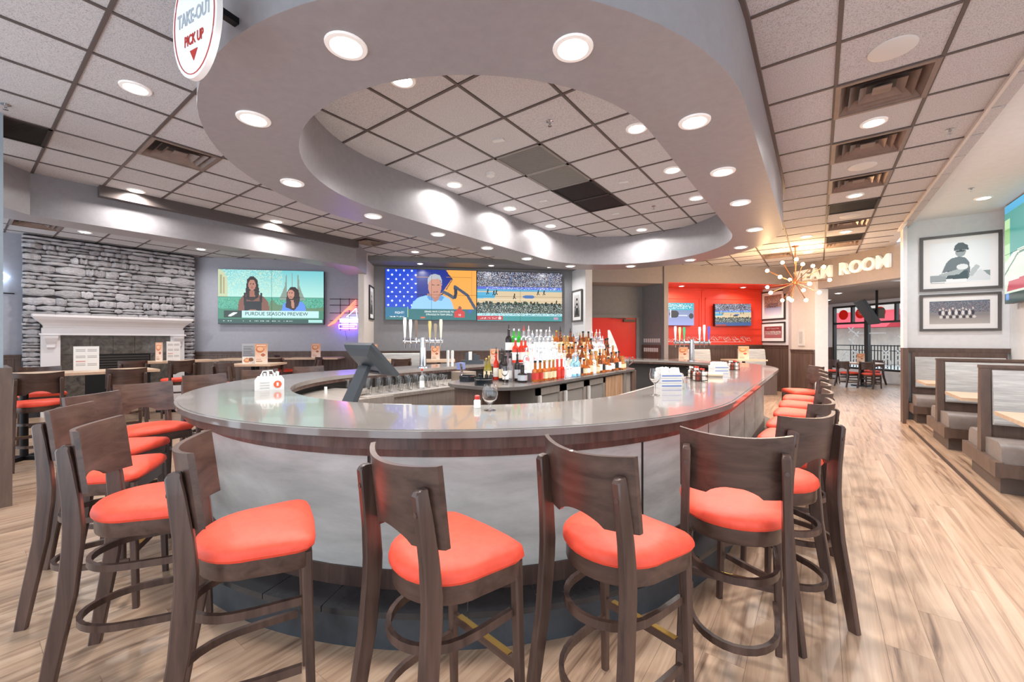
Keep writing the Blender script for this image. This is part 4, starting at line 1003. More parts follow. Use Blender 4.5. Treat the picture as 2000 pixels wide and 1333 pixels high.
# right wall: batter and group
cv = Canvas(90, 80, '#eceef0'); cv.rect(0, .28, .04, .2, '#9aa3a6'); cv.rect(.85, 1, .12, .26, '#8b9899'); cv.poly([(.62, .12), (.85, .3), (1, .12), (1, .02), (.62, .02)], '#d9dde0'); cv.line([(.02, .04), (.25, .06)], .01, '#8f979a'); cv.line([(.02, .0), (.25, .01)], .008, '#8f979a')
cv.poly([(.2, .25), (.28, .5), (.36, .6), (.5, .64), (.6, .6), (.66, .5), (.68, .3), (.66, .1), (.3, .1), (.3, .28)], '#6f7a80'); cv.poly([(.28, .1), (.3, .3), (.65, .28), (.64, .08)], '#4a5a60'); cv.poly([(.16, .22), (.2, .17), (.5, .2), (.58, .3), (.5, .34), (.28, .26)], '#aab3b5'); cv.poly([(.66, .14), (.72, .14), (.84, .36), (.78, .42), (.7, .32)], '#b9c0c2'); cv.ell(.55, .38, .1, .07, '#e3e6e8')
cv.ell(.52, .76, .09, .13, '#9aa2a4'); cv.poly([(.41, .78), (.42, .9), (.48, .97), (.56, .97), (.64, .9), (.66, .78), (.6, .8), (.45, .8)], '#4d585e'); cv.ell(.52, .77, .075, .025, '#3b4348')
MR = lambda x, z_: T(x, 10.395, z_)
picture('large grey framed photo of a helmeted batter on the white booth wall', MR(1.97, 2.855), .99, .975, cv, FRG, .045, .09)
cv = Canvas(110, 50, '#8d8a8c'); cv.grad(0, 1, .5, 1, '#6f7078', '#5c6a78'); cv.speck(0, 1, .5, .95, ['#6f6f78', '#7d8796', '#8a6a6e', '#55606a', '#9aa0a8'], 4, .7); cv.grad(0, 1, 0, .35, '#b9b4b0', '#99918f')
for k in range(11): cv.ell(.18 + k * .055, .62 + .05 * math.sin(k * 2), .016, .05, '#d6cbc4'); cv.ell(.18 + k * .055, .48, .025, .1, ('#3c3a48', '#e4e2e0')[k % 2]); cv.ell(.2 + k * .055, .3, .03, .06, ('#d9d6d3', '#4a4648')[k % 2])
picture('wide grey framed team photo below the batter picture', MR(1.965, 1.985), .98, .655, cv, FRG, .042, .085)
# beside the alcove (plane u = 9.55, facing -u)
MU = lambda v_, z_: DU @ T(-v_, 9.545, z_)
cv = Canvas(60, 62, '#b5b0b4'); cv.grad(0, 1, .45, 1, '#7d6a60', '#a88a74'); cv.speck(0, 1, .4, 1, ['#8a6f62', '#b3927a', '#5c5a6a', '#c7a58a', '#6b4c44'], 8, .8); cv.grad(0, 1, 0, .4, '#e6e6ee', '#8d94b0'); cv.speck(.15, .8, .38, .6, ['#2f3346', '#4a4f66', '#7d5a4c'], 3, .6)
picture('framed colour photo of players on a bench, upper of two beside the alcove', MU(11.07, 2.54), .93, .87, cv, FRB, .04, .09)
cv = Canvas(60, 44, '#8f3f42'); cv.rect(0, 1, .6, 1, '#8c4446'); cv.speck(.15, .85, .78, .86, ['#e0d0cc', '#8c4446'], 3, .6); cv.speck(.05, .95, .3, .62, ['#d9cfca', '#7d4a48', '#b9a09a', '#5c2f32', '#efe8e4'], 2, .9); cv.rect(0, 1, 0, .3, '#a8686a')
picture('framed red team photo, lower of two beside the alcove', MU(11.07, 1.735), .93, .6, cv, FRB, .035, .09)
# on the wing wall (facing +u) and on the pier (facing -u)
def bw(seed):
    cv = Canvas(24, 50, '#a9a7a6'); cv.grad(0, 1, .3, 1, '#8c8a89', '#cfcdcb'); cv.grad(0, 1, 0, .3, '#55534f', '#7a7876'); cv.poly([(.25, .08), (.3, .5), (.38, .62), (.62, .62), (.72, .5), (.78, .08)], '#3a3938'); cv.ell(.5, .72, .12 + .01 * seed, .09, '#b9b3ae'); cv.poly([(.35, .74), (.4, .84), (.6, .84), (.66, .74)], '#2c2b2a'); cv.line([(.3, .45), (.1, .3 + .02 * seed)], .03, '#6b6a69'); cv.rect(.4, .6, .4, .52, '#d6d4d2'); return cv
MW = DG @ T(-1.965, 10.8, 2.435) @ rotM('Z', PI / 2)
picture('narrow black framed photo on the cream wing wall left of the host screen', MW, .6, .84, bw(4), FRB, .035, .1)
MP = DG @ T(3.425, 10.84, 2.43) @ rotM('Z', -PI / 2 + .152) @ T(0, -.012, 0)
picture('black framed photo on the white pier right of the basketball screen', MP, .6, .86, bw(7), FRG, .04, .09)

# ------------------------------------------------------------------ lit room sign
rs = thing('room_sign', 'white lit channel letters spelling the room name on the taupe beam', 'sign'); rs.matrix_world = DU @ T(0, 9.45, 0)
SIGNW = plain('sign_letter_face', '#fbf6ee', .4, emit='#fff1dc', es=.2)
def letter(ch, v_, z_, sz, bold=.012):
    lettering(ch, sz, SIGNW, rs, T(-v_, -.035, z_) @ FRX, .035, 'letter', bold, 1.0)
for ch, v_ in zip('TEAM', (10.02, 9.78, 9.5, 9.17)): letter(ch, v_, 3.215, .4)
for ch, v_ in zip('ROOM', (8.7, 8.4, 8.1, 7.78)): letter(ch, v_, 3.215, .4)

# ------------------------------------------------------------------ takeout sign on the soffit
SG = plain('sign_white', '#f4f3f2', .35); SGR = plain('sign_red', '#b8352c', .5); SGB = plain('sign_grey_blue', '#a9b2ba', .5)
ts = thing('takeout_sign', 'oval white sign with red print hanging at the soffit edge', 'sign', (-2.27, .66, 2.95), math.radians(10.4))
el = [(.178 * math.cos(2 * PI * k / 40), .262 * math.sin(2 * PI * k / 40)) for k in range(40)]
MB().rings([[(x, -.012, z_) for x, z_ in el], [(x, .012, z_) for x, z_ in el]]).build('sign_board', SG, ts, True)
MB().tube([(x * .9, -.0135, z_ * .93) for x, z_ in el] + [(el[0][0] * .9, -.0135, 0)], .0022, 5).build('red_outline', SGR, ts)
lettering('TAKE-OUT', .088, SGB, ts, T(0, -.0135, .02) @ FRX, .0008, 'lettering', .0015, .62)
lettering('PICK UP', .066, SGR, ts, T(0, -.0135, -.085) @ FRX, .0008, 'lettering', .0015, .64)
MB().prism([(-.03, -.135), (.03, -.135), (0, -.185)], .0125, .0145, rotM('X', PI / 2) ).build('arrow', SGR, ts)
MB().box(-.02, .02, .012, .2, .1, .13).build('bracket', BLACK_M, ts)

# ------------------------------------------------------------------ neon signs
nr, nb, nw = emis('neon_red', '#ff5340', 5), emis('neon_violet', '#6a3cff', 28), emis('neon_white', '#d6e4ff', 5)
ns = thing('neon_sign', 'neon sign with slanted red streaks over a white and violet block', 'neon sign'); ns.matrix_world = DG @ T(-2.68, 11.2, 2.2)
m = MB()
for z_ in (-.2, 0, .2, .36): m.tube([(-.38, 0, z_), (.33, 0, z_)], .008, 6)
for x in (-.12, .1): m.tube([(x, 0, -.45), (x, 0, .38)], .008, 6)
m.build('wire_frame', BLACK_M, ns)
for k in range(6): MB().tube([(-.4 + k * .03, -.05, -.33 + k * .012), (-.1 + k * .03, -.05, -.05 + k * .03), (.28, -.05, .34 - k * .055)], .011, 6).build('red_tube', nr, ns, True)
MB().tube([(.28, -.05, .12), (.3, -.05, -.12), (.05, -.05, -.1), (.28, -.05, .12)], .014, 6).build('white_tube', nw, ns, True)
for k in range(3): MB().tube([(-.12, -.05, -.16 - k * .035), (.32, -.05, -.16 - k * .035)], .014, 6).build('white_tube', nw, ns)
MB().tube([(-.14, -.05, -.3), (-.14, -.05, -.4), (.3, -.05, -.4), (.3, -.05, -.3), (-.14, -.05, -.3)], .014, 6).build('violet_tube', nb, ns)
MB().tube([(-.05, -.05, -.35), (.24, -.05, -.35)], .014, 6).build('violet_tube', nb, ns)
MB().tube([(0, -.02, -.45), (.05, -.02, -.7)], .004, 5).build('cord', BLACK, ns)
n2 = thing('neon_sign', 'pale blue lit neon wedge half hidden behind the near column', 'neon sign', (-12.36, .5, 0))
MB().tube([(0, .0, 2.55), (.0, .13, 2.7), (.0, -.1, 2.95), (0, -.1, 2.4), (0, .0, 2.55)], .02, 6).build('neon_tube', emis('neon_cyan', '#cfe8ff', 9), n2)
MB().box(-.03, .0, -.15, .2, 2.38, 2.4).build('bracket', BLACK_M, n2)

# ------------------------------------------------------------------ red alcove panelling and doodles
m = MB()
for a, b, c_, d in ((5.82, 9.5, 1.66, 1.7), (5.82, 9.5, 1.84, 1.88), (5.82, 7.45, 2.74, 2.78), (7.62, 9.5, 2.74, 2.78), (7.42, 7.46, 1.9, 2.78), (7.62, 7.66, 1.9, 2.78), (7.5, 7.58, 1.7, 3.05), (5.82, 9.5, 3.0, 3.05)): m.box(a, b, 11.482, 11.5, c_, d)
o = m.build('trim_20', PAINT_RED, kind='structure'); o.matrix_world = DG
rn = random.Random(12)
def doodle(label, u0, u1, z0, z1, n):
    m = MB(); x = u0; k = 0
    while x < u1:
        w = rn.uniform(.18, .4); pts = []
        for q in range(16):
            t = q / 15; pts.append((x + w * t + .06 * math.sin(q * 1.9), 11.488, (z0 + z1) / 2 + (z1 - z0) * .42 * math.sin(q * rn.uniform(.8, 1.4)) * rn.uniform(.5, 1)))
        m.tube(pts, .006, 4); x += w + rn.uniform(.0, .1)
    m.tube([(u0, 11.488, z0 + .03), (u1, 11.488, z0 + .02)], .005, 4)
    o = m.build('chalk_doodle', DWHITE, label=label, cat='wall art', kind=None); o.matrix_world = DG
doodle('white scrawled doodles low on the red wall, left part', 6.3, 7.35, 1.42, 1.64, 5)
doodle('white scrawled doodles low on the red wall under the right television', 7.8, 8.95, 1.42, 1.64, 6)

# switch plates beside the red door
sw = MB().box(-.03, .03, -.006, 0, -.055, .055).mesh('switch_plate'); sw.materials.append(WHITE_PL)
def sidept(t): return 5.46 + (5.69 - 5.46) * t, 11.2 + (10.44 - 11.2) * t
for r, (z_, n) in enumerate(((1.49, 8), (1.23, 7))):
    for k in range(n):
        t = .12 + .8 * (k + r * .6) / 8; u_, v_ = sidept(t); off = .035 if z_ < 1.37 else .004
        o = link('light_switch', sw, None, label='%s white switch plate from the door in the %s row' % ('first second third fourth fifth sixth seventh eighth'.split()[k], 'upper' if r == 0 else 'lower'), cat='switch', group='%s row of switch plates' % ('upper' if r == 0 else 'lower'))
        o.matrix_world = DG @ T(u_ - off, v_, z_) @ rotM('Z', -PI / 2 + .294)
ap = thing('wall_panel_box', 'small white grille panel on the cream pier below the chandelier', 'panel'); ap.matrix_world = DU @ T(-9.86, 9.36, 1.57)
MB().box(-.1, .1, -.03, 0, -.22, .22).build('box', WHITE_PL, ap); m = MB()
for k in range(8): m.box(-.05, .05, -.034, -.03, -.15 + k * .04, -.13 + k * .04)
m.build('grille_slots', plain('slot_grey', '#b5b0ac', .6), ap)
MB().box(-.04, .04, -.012, 0, -.06, .06).build('wall_outlet', WHITE_PL, label='white power outlet low on the team room wainscot', cat='outlet').matrix_world = DU @ T(-11.75, 14.88, .3)
# ------------------------------------------------------------------ booths on the right platform
PZ = .08
def booth(y, label, single=False):
    b = thing('booth_bench', label, 'booth', (0, y, PZ), 0, 'booths along the right wall')
    x0, x1 = 1.36, 2.5
    half = .44
    lo = -.44 if not single else -.5
    hi = .44 if not single else 0.0
    MB().box(x0, x1, lo, hi, 0, .16).build('kick_base', plain('kick_brown', '#5d5049', .5), b)
    fr_ = MB(); fr_.box(x0 - .055, x0, lo - .1, hi + (.1 if not single else 0), .16, .3); fr_.build('side_rail', WOOD_TRIM, b)
    MB().box(x0, x1, lo - .1, lo - .06, .17, .29).build('front_rail', WOOD_TRIM, b)
    if not single: MB().box(x0, x1, hi + .06, hi + .1, .17, .29).build('front_rail', WOOD_TRIM, b)
    MB().box(x0, x1, lo - .06, hi + (.06 if not single else 0), .16, .29).build('seat_box', WOOD_PANEL, b)
    def cushion(y0, y1, flip):
        ys = [(y0, .29), (y0 - .0, .36), (y0 + .015, .42), (y0 + .05, .455), (y0 + .1, .47), (y1, .455), (y1, .29)]
        m = MB(); m.rings([[(x, (yy if not flip else -yy), zz) for yy, zz in ys] for x in (x0 - .01, x0 + .01, x1)]); m.build('seat_cushion', GREYSEAT, b, True)
    cushion(lo - .08, -.06, False)
    if not single: cushion(lo - .08, -.06, True)
    if not single:
        m = MB(); m.rings([[(x0 - .04, -.06, z_), (x0 + .03, -.06, z_), (x0 + .03, .06, z_), (x0 - .04, .06, z_)] if z_ < .6 else [(x0 - .04, -.035, z_), (x0 + .03, -.035, z_), (x0 + .03, .035, z_), (x0 - .04, .035, z_)] for z_ in (.3, .5, 1.14)]); m.build('end_post', WOOD_TRIM, b)
        MB().box(x0 - .045, x1, -.04, .04, 1.14, 1.17).build('cap_rail', WOOD_TRIM, b)
        MB().box(x0 + .03, x1, -.03, .03, .3, 1.14).build('divider', WOOD_PANEL, b)
    else:
        MB().box(x0, x1, -.05, -.005, .3, 1.2).build('divider', WOOD_PANEL, b)
    def pad(s):
        m = MB(); y0 = -.03 if not single else -.05
        m.rings([[(x0 + .04, s * (y0 - d), z_), (x1 - .02, s * (y0 - d), z_), (x1 - .02, s * (y0 + .005), z_), (x0 + .04, s * (y0 + .005), z_)] for z_, d in ((.58, .06), (.6, .075), (.85, .06), (1.08, .025), (1.12, .008))]); m.build('back_cushion', GREYFAB, b, True)
    pad(1)
    if not single: pad(-1)
    return b
booth(10.34, 'booth bench against the white picture wall', True)
booth(8.12, 'double sided booth bench, middle of the three on the right')
booth(6.22, 'double sided booth bench nearest the camera on the right')
for y, L in ((9.1, 'blond booth table farthest back on the right'), (7.2, 'blond booth table in the middle on the right'), (5.35, 'blond booth table cut off by the right edge')):
    t = thing('booth_table', L, 'table', (0, y, PZ), 0, 'booth tables')
    MB().box(1.31, 2.5, -.38, .38, .73, .765).build('table_top', WOOD_BLOND, t)
    MB().box(1.55, 1.66, -.045, .045, .03, .73).build('leg', plain('leg_brown', '#4f443e', .5), t); MB().box(1.5, 1.72, -.1, .1, 0, .025).build('base', BLACK_M, t)
MB().box(1.28, 1.36, 10.2, 10.33, PZ, PZ + .16).build('trim_21', plain('base_grey', '#5c5c60', .5), kind='structure')
# ------------------------------------------------------------------ liquor display on the island
LIT = plain('lit_acrylic', '#f4f6ff', .3, emit='#f3f6ff', es=1.3)
for k, (x0, x1, z1) in enumerate(((-3.3, -2.8, .1), (-3.25, -2.93, .22), (-3.2, -3.06, .34))): MB().box(x0, x1, 4.2, 6.95, 0 if k == 0 else (.1, .22)[k - 1], z1).build('lit_bottle_riser', [LIT], None, False, (0, 0, 1.0), label='%s step of the glowing white bottle riser' % ('lowest', 'middle', 'top')[k], cat='display', group='glowing bottle risers')
for o in [q for q in C.objects if q.name.startswith('lit_bottle_riser')]:
    bb = [Vector(c_) for c_ in o.bound_box]; x0, x1, z0, z1 = min(c_.x for c_ in bb), max(c_.x for c_ in bb), min(c_.z for c_ in bb), max(c_.z for c_ in bb)
    MB().box(x0, x1, 4.19, 4.2, z0, z1).build('end_panel', plain('riser_end', '#8a7678', .5), o)
def bottle(label, group, hgt, r, shape, glass, lab, cap, spout):
    """one bottle: glass body mesh with label, cap or pourer as parts"""
    n = 12; h1, h2 = hgt * .58, hgt * .72
    if shape == 'tall': pr = [(.001, 0), (r, .003), (r, h1), (r * .86, h1 + .02), (r * .4, h2), (r * .34, hgt * .93), (r * .4, hgt * .935), (r * .4, hgt * .97)]
    elif shape == 'squat': pr = [(.001, 0), (r * 1.15, .004), (r * 1.2, h1 * .5), (r * 1.1, h1 * .85), (r * .5, h1), (r * .42, hgt * .9), (r * .42, hgt * .97)]
    elif shape == 'long': pr = [(.001, 0), (r * .9, .003), (r * .95, h1 * .9), (r * .7, h1 * 1.05), (r * .36, hgt * .8), (r * .3, hgt * .97)]
    else: pr = [(.001, 0), (r, .003), (r, h1 * .95), (r * .95, h1), (r * .38, h1 + .012), (r * .36, hgt * .97)]
    b = MB().lathe(pr, n if shape != 'square' else 4, rotM('Z', PI / 4)).build('liquor_bottle', glass, None, True, label=label, cat='bottle', group=group)
    MB().lathe([(r * 1.01 * (1.18 if shape == 'squat' else 1), h1 * .2), (r * 1.015 * (1.2 if shape == 'squat' else 1), h1 * .75)], n if shape != 'square' else 4, rotM('Z', PI / 4), cap0=False, cap1=False).build('bottle_label', lab, b, True)
    m = MB()
    if spout: m.lathe([(r * .42, hgt * .95), (r * .42, hgt * .99), (r * .2, hgt * 1.0), (r * .13, hgt * 1.1), (r * .1, hgt * 1.18)], 8)
    else: m.lathe([(r * .44, hgt * .93), (r * .45, hgt * 1.02), (r * .3, hgt * 1.03)], 10)
    m.build('bottle_cap', cap, b, True)
    return b
def bg(name, col, tr=.75, rough=.03): return plain(name, col, rough, trans=tr, ior=1.4)
G = dict(clear=bg('bottle_clear', '#f6fbff', .85), amber=bg('bottle_amber', '#c9702e', .55), brown=bg('bottle_brown', '#8a4a25', .5), green=bg('bottle_green', '#49c94a', .5), red=bg('bottle_red', '#e0412a', .4), blue=bg('bottle_blue', '#9fdcf2', .7), dark=bg('bottle_dark', '#2b2422', .2), gold=bg('bottle_gold', '#d9a45c', .6), olive=bg('bottle_olive', '#a99a3c', .5))
LB = dict(white=plain('label_white', '#ece9e4', .6), cream=plain('label_cream', '#e3d0ac', .6), red=plain('label_red', '#c63a34', .6), black=plain('label_black', '#28282a', .6), blue=plain('label_blue', '#3f74b5', .6), silver=plain('label_silver', '#c9ccd2', .35, .4))
CAPS = dict(black=BLACK, silver=CHROME, red=plain('cap_red', '#c93b32', .4), gold=BRASS, white=WHITE_PL, clear=plain('pourer_clear', '#d6dde2', .2))
rows = [(-2.705, 1.0, 'front row'), (-2.86, 1.1, 'second row'), (-2.995, 1.22, 'third row'), (-3.13, 1.34, 'top row')]
rb = random.Random(21)
protos = {}
def kind_at(r, y):
    """which bottles stand where: dark and coloured at the near end, clear in the bright middle, amber beyond"""
    if r == 3 and y < 4.25: return ('tall', 'dark', 'white', 'black', 1, 'dark brown liquor bottle with a pourer')
    if r == 3 and y < 4.42: return ('tall', 'green', 'white', 'silver', 0, 'bright green liqueur bottle')
    if r == 3 and y < 4.6: return ('tall', 'clear', 'white', 'red', 1, 'clear bottle with a red pourer')
    if r == 2 and y < 4.3: return ('tall', 'red', 'white', 'silver', 0, 'tall orange red liqueur bottle')
    if r == 2 and y < 4.4: return ('tall', 'red', 'cream', 'silver', 0, 'tall orange red liqueur bottle')
    if r >= 1 and y < 5.15: return ('tall' if rb.random() < .8 else 'square', 'clear', 'white' if rb.random() < .8 else 'silver', rb.choice(('silver', 'clear', 'white')), rb.random() < .6, 'clear glass liquor bottle')
    if r == 0 and y < 4.3: return ('square', 'amber', 'red', 'black', 0, 'flat amber bottle with a red label')
    if r == 0 and y < 4.55: return ('square', 'amber', 'cream', 'gold', 0, 'flat amber bottle with a cream label')
    if r == 0 and y < 4.75: return ('square', 'red', 'red', 'red', 0, 'red flat liqueur bottle')
    if r == 0 and y < 5.0: return ('square', 'clear', 'white', 'silver', 0, 'square clear bottle with a white label')
    if r == 0 and y < 5.2: return ('tall', 'blue', 'white', 'silver', 0, 'pale blue gin bottle')
    if y > 6.5 and rb.random() < .4: return ('tall', 'clear', 'white', 'white', 1, 'clear glass bottle at the far end')
    q = rb.random()
    if q < .55: return (rb.choice(('tall', 'square', 'squat')), 'amber', rb.choice(('cream', 'white', 'black')), rb.choice(('black', 'gold')), rb.random() < .3, 'amber whiskey bottle')
    if q < .75: return (rb.choice(('tall', 'long')), 'brown', rb.choice(('cream', 'white')), 'black', rb.random() < .4, 'brown whiskey bottle')
    if q < .88: return ('squat', 'gold', 'cream', 'gold', 0, 'rounded gold bottle')
    return ('tall', 'clear', 'white', 'silver', 1, 'clear glass bottle among the whiskeys')
cnt = {}; ORD = 'first second third fourth fifth sixth seventh eighth ninth tenth eleventh twelfth thirteenth fourteenth fifteenth sixteenth seventeenth eighteenth nineteenth twentieth'.split()
hts = {'tall': .3, 'square': .25, 'squat': .22, 'long': .31}
for r, (x, z_, rn_) in enumerate(rows):
    y = 4.12 + (.04 if r % 2 else 0)
    while y < 6.95 - .02 * r:
        sh_, gl, la, cp, spt, nm = kind_at(r, y); spt = bool(spt)
        part = 'near end' if y < 4.75 else ('middle' if y < 5.6 else 'far part')
        key = (sh_, gl, la, cp, spt)
        cnt[(nm, r)] = cnt.get((nm, r), 0) + 1; L = '%s %s from the near end, %s' % (ORD[cnt[(nm, r)] - 1], nm, rn_); gp = 'bottles in the %s of the display' % rn_
        if key not in protos:
            b = bottle(L, gp, hts[sh_], .0415, *[(sh_), G[gl], LB[la], CAPS[cp], spt]); b.location = (x, y, z_); protos[key] = b
        else: dup(protos[key], (x + rb.uniform(-.012, .012), y, z_), rb.uniform(0, .4), L, gp)
        y += rb.uniform(.1, .114)
# near end of the island: wine bottles, caddies, glasses
def single(x, y, z_, L, hgt, r, *a):
    b = bottle(L, 'bottles at the near end of the island', hgt, r, *a); b.location = (x, y, z_); return b
single(-2.98, 3.9, 1.0, 'dark wine bottle with a white label at the island corner', .31, .038, 'long', G['dark'], LB['white'], BLACK, False)
single(-3.1, 3.98, 1.0, 'tall dark bottle with a long pourer behind the wine bottle', .34, .036, 'tall', G['dark'], LB['cream'], BLACK, True)
single(-3.2, 3.86, 1.0, 'olive green wine bottle with a cream label', .3, .036, 'long', G['olive'], LB['cream'], CAPS['gold'], False)
single(-3.3, 3.92, 1.0, 'slim olive bottle left of the wine bottles', .27, .03, 'long', G['olive'], LB['cream'], CAPS['gold'], False)
single(-3.14, 3.74, 1.0, 'small bitters bottle with a pink label, left one', .13, .024, 'tall', G['dark'], LB['red'], BLACK, False)
single(-3.05, 3.71, 1.0, 'small bitters bottle with a pink label, right one', .13, .024, 'tall', G['dark'], LB['red'], BLACK, False)
for bx, bh, gl, la, nm in ((-3.26, .35, 'red', 'white', 'slim orange red bottle left of the riser end'), (-3.15, .33, 'dark', 'cream', 'dark cordial bottle against the riser end'), (-3.04, .3, 'clear', 'white', 'clear bottle against the riser end'), (-2.93, .33, 'dark', 'silver', 'dark bottle with a silver label against the riser end')):
    single(bx, 4.07, 1.0, nm, bh, .036, 'tall', G[gl], LB[la], BLACK, bh > .32)
single(-2.82, 4.02, 1.0, 'round black decorated tequila bottle', .2, .05, 'squat', G['dark'], LB['silver'], BLACK, False)
def caddy(x, y, L, r=.1):
    o = thing('round_caddy', L, 'caddy', (x, y, 1.0), 0, 'round black bar caddies')
    MB().lathe([(r, 0), (r + .004, .07), (r - .006, .07), (r - .008, .008), (.002, .008)], 24, cap1=False).build('tub', plain('glossy_black', '#1f2428', .12), o, True); MB().lathe([(r + .005, .062), (r + .005, .07)], 24, cap0=False, cap1=False).build('rim', CHROME, o)
caddy(-3.42, 3.72, 'round black caddy at the left corner of the island'); caddy(-3.0, 3.52, 'round black caddy at the front of the island top'); caddy(-3.4, 4.05, 'round black caddy behind on the island')
# stack of glasses hanging, wine glass
def glass_thing(x, y, z_, prof, L, grp=None, n=20, flip=False, name='drinking_glass'):
    o = MB().lathe(prof, n, cap0=False, cap1=False).build(name, GLASS, None, True, (x, y, z_), label=L, cat='glass', group=grp)
    return o
SNIF = [(.001, .0), (.036, .001), (.037, .004), (.01, .009), (.006, .03), (.007, .036), (.02, .045), (.042, .07), (.05, .1), (.046, .13), (.036, .16), (.0345, .16), (.0445, .13), (.0485, .1), (.0405, .072), (.018, .048), (.001, .042)]
glass_thing(-1.61, 1.95, 1.07, SNIF, 'empty snifter glass standing alone on the near counter', name='snifter_glass')
WINE = [(.001, 0), (.036, .001), (.037, .004), (.006, .012), (.005, .09), (.02, .1), (.04, .13), (.042, .16), (.034, .21), (.033, .21), (.0405, .16), (.0385, .13), (.018, .103), (.001, .096)]
glass_thing(-2.84, 3.7, 1.0, WINE, 'wine glass on the near end of the island', name='wine_glass')
glass_thing(-1.02, 3.25, 1.07, WINE, 'wine glass on the right side of the counter by the white boxes', name='wine_glass')
PINT = [(.001, .0), (.028, .0), (.04, .15), (.038, .15), (.026, .006), (.001, .006)]
# ------------------------------------------------------------------ underbar on the left
ub = thing('underbar_station', 'stainless underbar drainboard with glasses on the left inside the bar', 'bar equipment', (0, 0, 0))
MB().box(-4.75, -4.02, 2.75, 4.9, .0, .83).build('cabinet', STEEL, ub)
MB().box(-4.78, -3.98, 2.7, 4.95, .83, .87).build('drainboard', STEEL, ub)
MB().box(-4.3, -3.96, 2.55, 3.05, .5, .86).build('speed_rail', STEEL, ub); MB().box(-3.96, -3.955, 2.7, 2.8, .74, .78).build('label_plate', BLACK, ub)
MB().prism(rrect(-4.5, -4.2, 4.5, 4.78, .04, 4), .87, 1.02).build('steel_bin', grainy('bin_tan', '#8d8073', '#a09283', (5, 5, 5), rough=.4, metal=.6), None, True, label='tan steel bin at the far end of the drainboard', cat='bin')
k = 0; g0 = None
for i in range(5):
    for j in range(9):
        x, y = -4.58 + i * .105, 2.85 + j * .15 + (i % 2) * .05
        L = 'pint glass on the drainboard, %s from the near end, %s rank from the aisle' % (ORD[j], ORD[4 - i])
        if g0 is None: g0 = glass_thing(x, y, .87, PINT, L, 'pint glasses on the drainboard', 14, name='pint_glass')
        else: dup(g0, (x, y, .87), 0, L)
b = bottle('small bottle with a red cap among the pint glasses', None, .26, .03, 'tall', G['clear'], LB['white'], CAPS['red'], False); b.location = (-4.05, 3.55, .87)
gun = thing('soda_gun', 'chrome soda gun hose curving by the drainboard', 'bar tool', (-4.1, 4.3, .85))
MB().tube([(.1, -.1, .05), (.08, -.05, .2), (.0, .02, .3), (-.08, .1, .3), (-.12, .15, .26)], .018, 8).build('hose', CHROME, gun, True); MB().box(-.15, -.06, .08, .17, .22, .32).build('handle', plain('gun_blue', '#6f78a8', .4), gun)
cl = thing('napkin_stack', 'stack of white napkins inside the bar behind the near rim', 'napkins', (-2.62, 2.0, .92), .3)
for k in range(4): MB().box(-.12, .12, -.09, .09, k * .02, k * .02 + .018, rotM('Z', k * .06)).build('napkin', WHITE_PL, cl)
# papers and tray on the shelf
MB().box(-.18, .18, -.12, .12, 0, .012).build('serving_tray', plain('purple_lit_grey_tray', '#8d85a0', .3), None, False, (-3.32, 1.97, .92), .2, label='flat grey tray with purple light in its colour, lying beside the register stand', cat='tray')  # purple light falling on the tray is mixed into its grey
# ------------------------------------------------------------------ register screen
ps = thing('register_screen', 'tilted charcoal register screen on a slanted stand, seen from behind', 'register', (-2.9, 1.86, .92), -.1)
MB().box(-.11, .11, -.1, .16, 0, .03).build('stand_base', CHAR, ps)
MB().rings([[(-.085, -.1, .03), (.085, -.1, .03), (.085, -.05, .03), (-.085, -.05, .03)], [(-.07, .07, .38), (.07, .07, .38), (.07, .1, .37), (-.07, .1, .37)]]).build('stand_arm', CHAR, ps)
body = MB(); Mb = T(.02, .12, .42) @ rotM('X', .75) @ Matrix.Diagonal((1.12, 1, 1.12, 1))
body.rings([[(sx * w, y_, sz * hh) for sx, sz in ((-1, -1), (1, -1), (1, 1), (-1, 1))] for y_, w, hh in ((-.05, .12, .085), (-.02, .17, .13), (0, .19, .15), (.025, .19, .15))], M=Mb); body.build('screen_housing', CHAR, ps)
MB().box(-.18, .18, .0255, .027, -.14, .14, Mb).build('screen_glass', plain('screen_off', '#0d0f12', .08), ps)
m = MB()
for k in range(9): m.box(-.08 + k * .02, -.07 + k * .02, -.056, -.048, -.075, -.06, Mb)
m.build('vent_slots', BLACK, ps)

# ------------------------------------------------------------------ tap towers
def taps(x, y, z_, rz, label, colors, L_=.62, hz=.41, top=.36):
    o = thing('beer_tap_tower', label, 'beer taps', (x, y, z_), rz, 'beer tap towers')
    MB().lathe([(.085, 0), (.085, .012), (.052, .02), (.05, hz + .06), (.046, hz + .065), (.001, hz + .066)], 20, cap1=False).build('tower_column', CHROME, o, True)
    MB().lathe([(.036, -L_ / 2), (.036, L_ / 2)], 16, T(0, 0, hz) @ rotM('Y', PI / 2)).build('cross_tube', CHROME, o, True)
    n = len(colors)
    for k, (col, hh) in enumerate(colors):
        px = (-L_ / 2 + .035 + k * .085) if k < n // 2 else (L_ / 2 - .035 - (n - 1 - k) * .085)
        f = MB(); f.tube([(px, -.03, hz), (px, -.09, hz + .01), (px, -.1, hz - .03), (px, -.085, hz - .1)], .011, 7)
        f.tube([(px, -.09, hz + .01), (px, -.09, hz + .06)], .012, 7); fo_ = f.build('faucet', CHROME, o, True)
        MB().rings([[(px + sx * w, -.09 + sy * .012, zz) for sx, sy in ((-1, -1), (1, -1), (1, 1), (-1, 1))] for zz, w in ((hz + .06, .012), (hz + .12, .014), (hz + .06 + hh * .8, .026), (hz + .06 + hh, .02))]).build('tap_handle', plain('tap_' + col.strip('#'), col, .4), fo_)
    return o
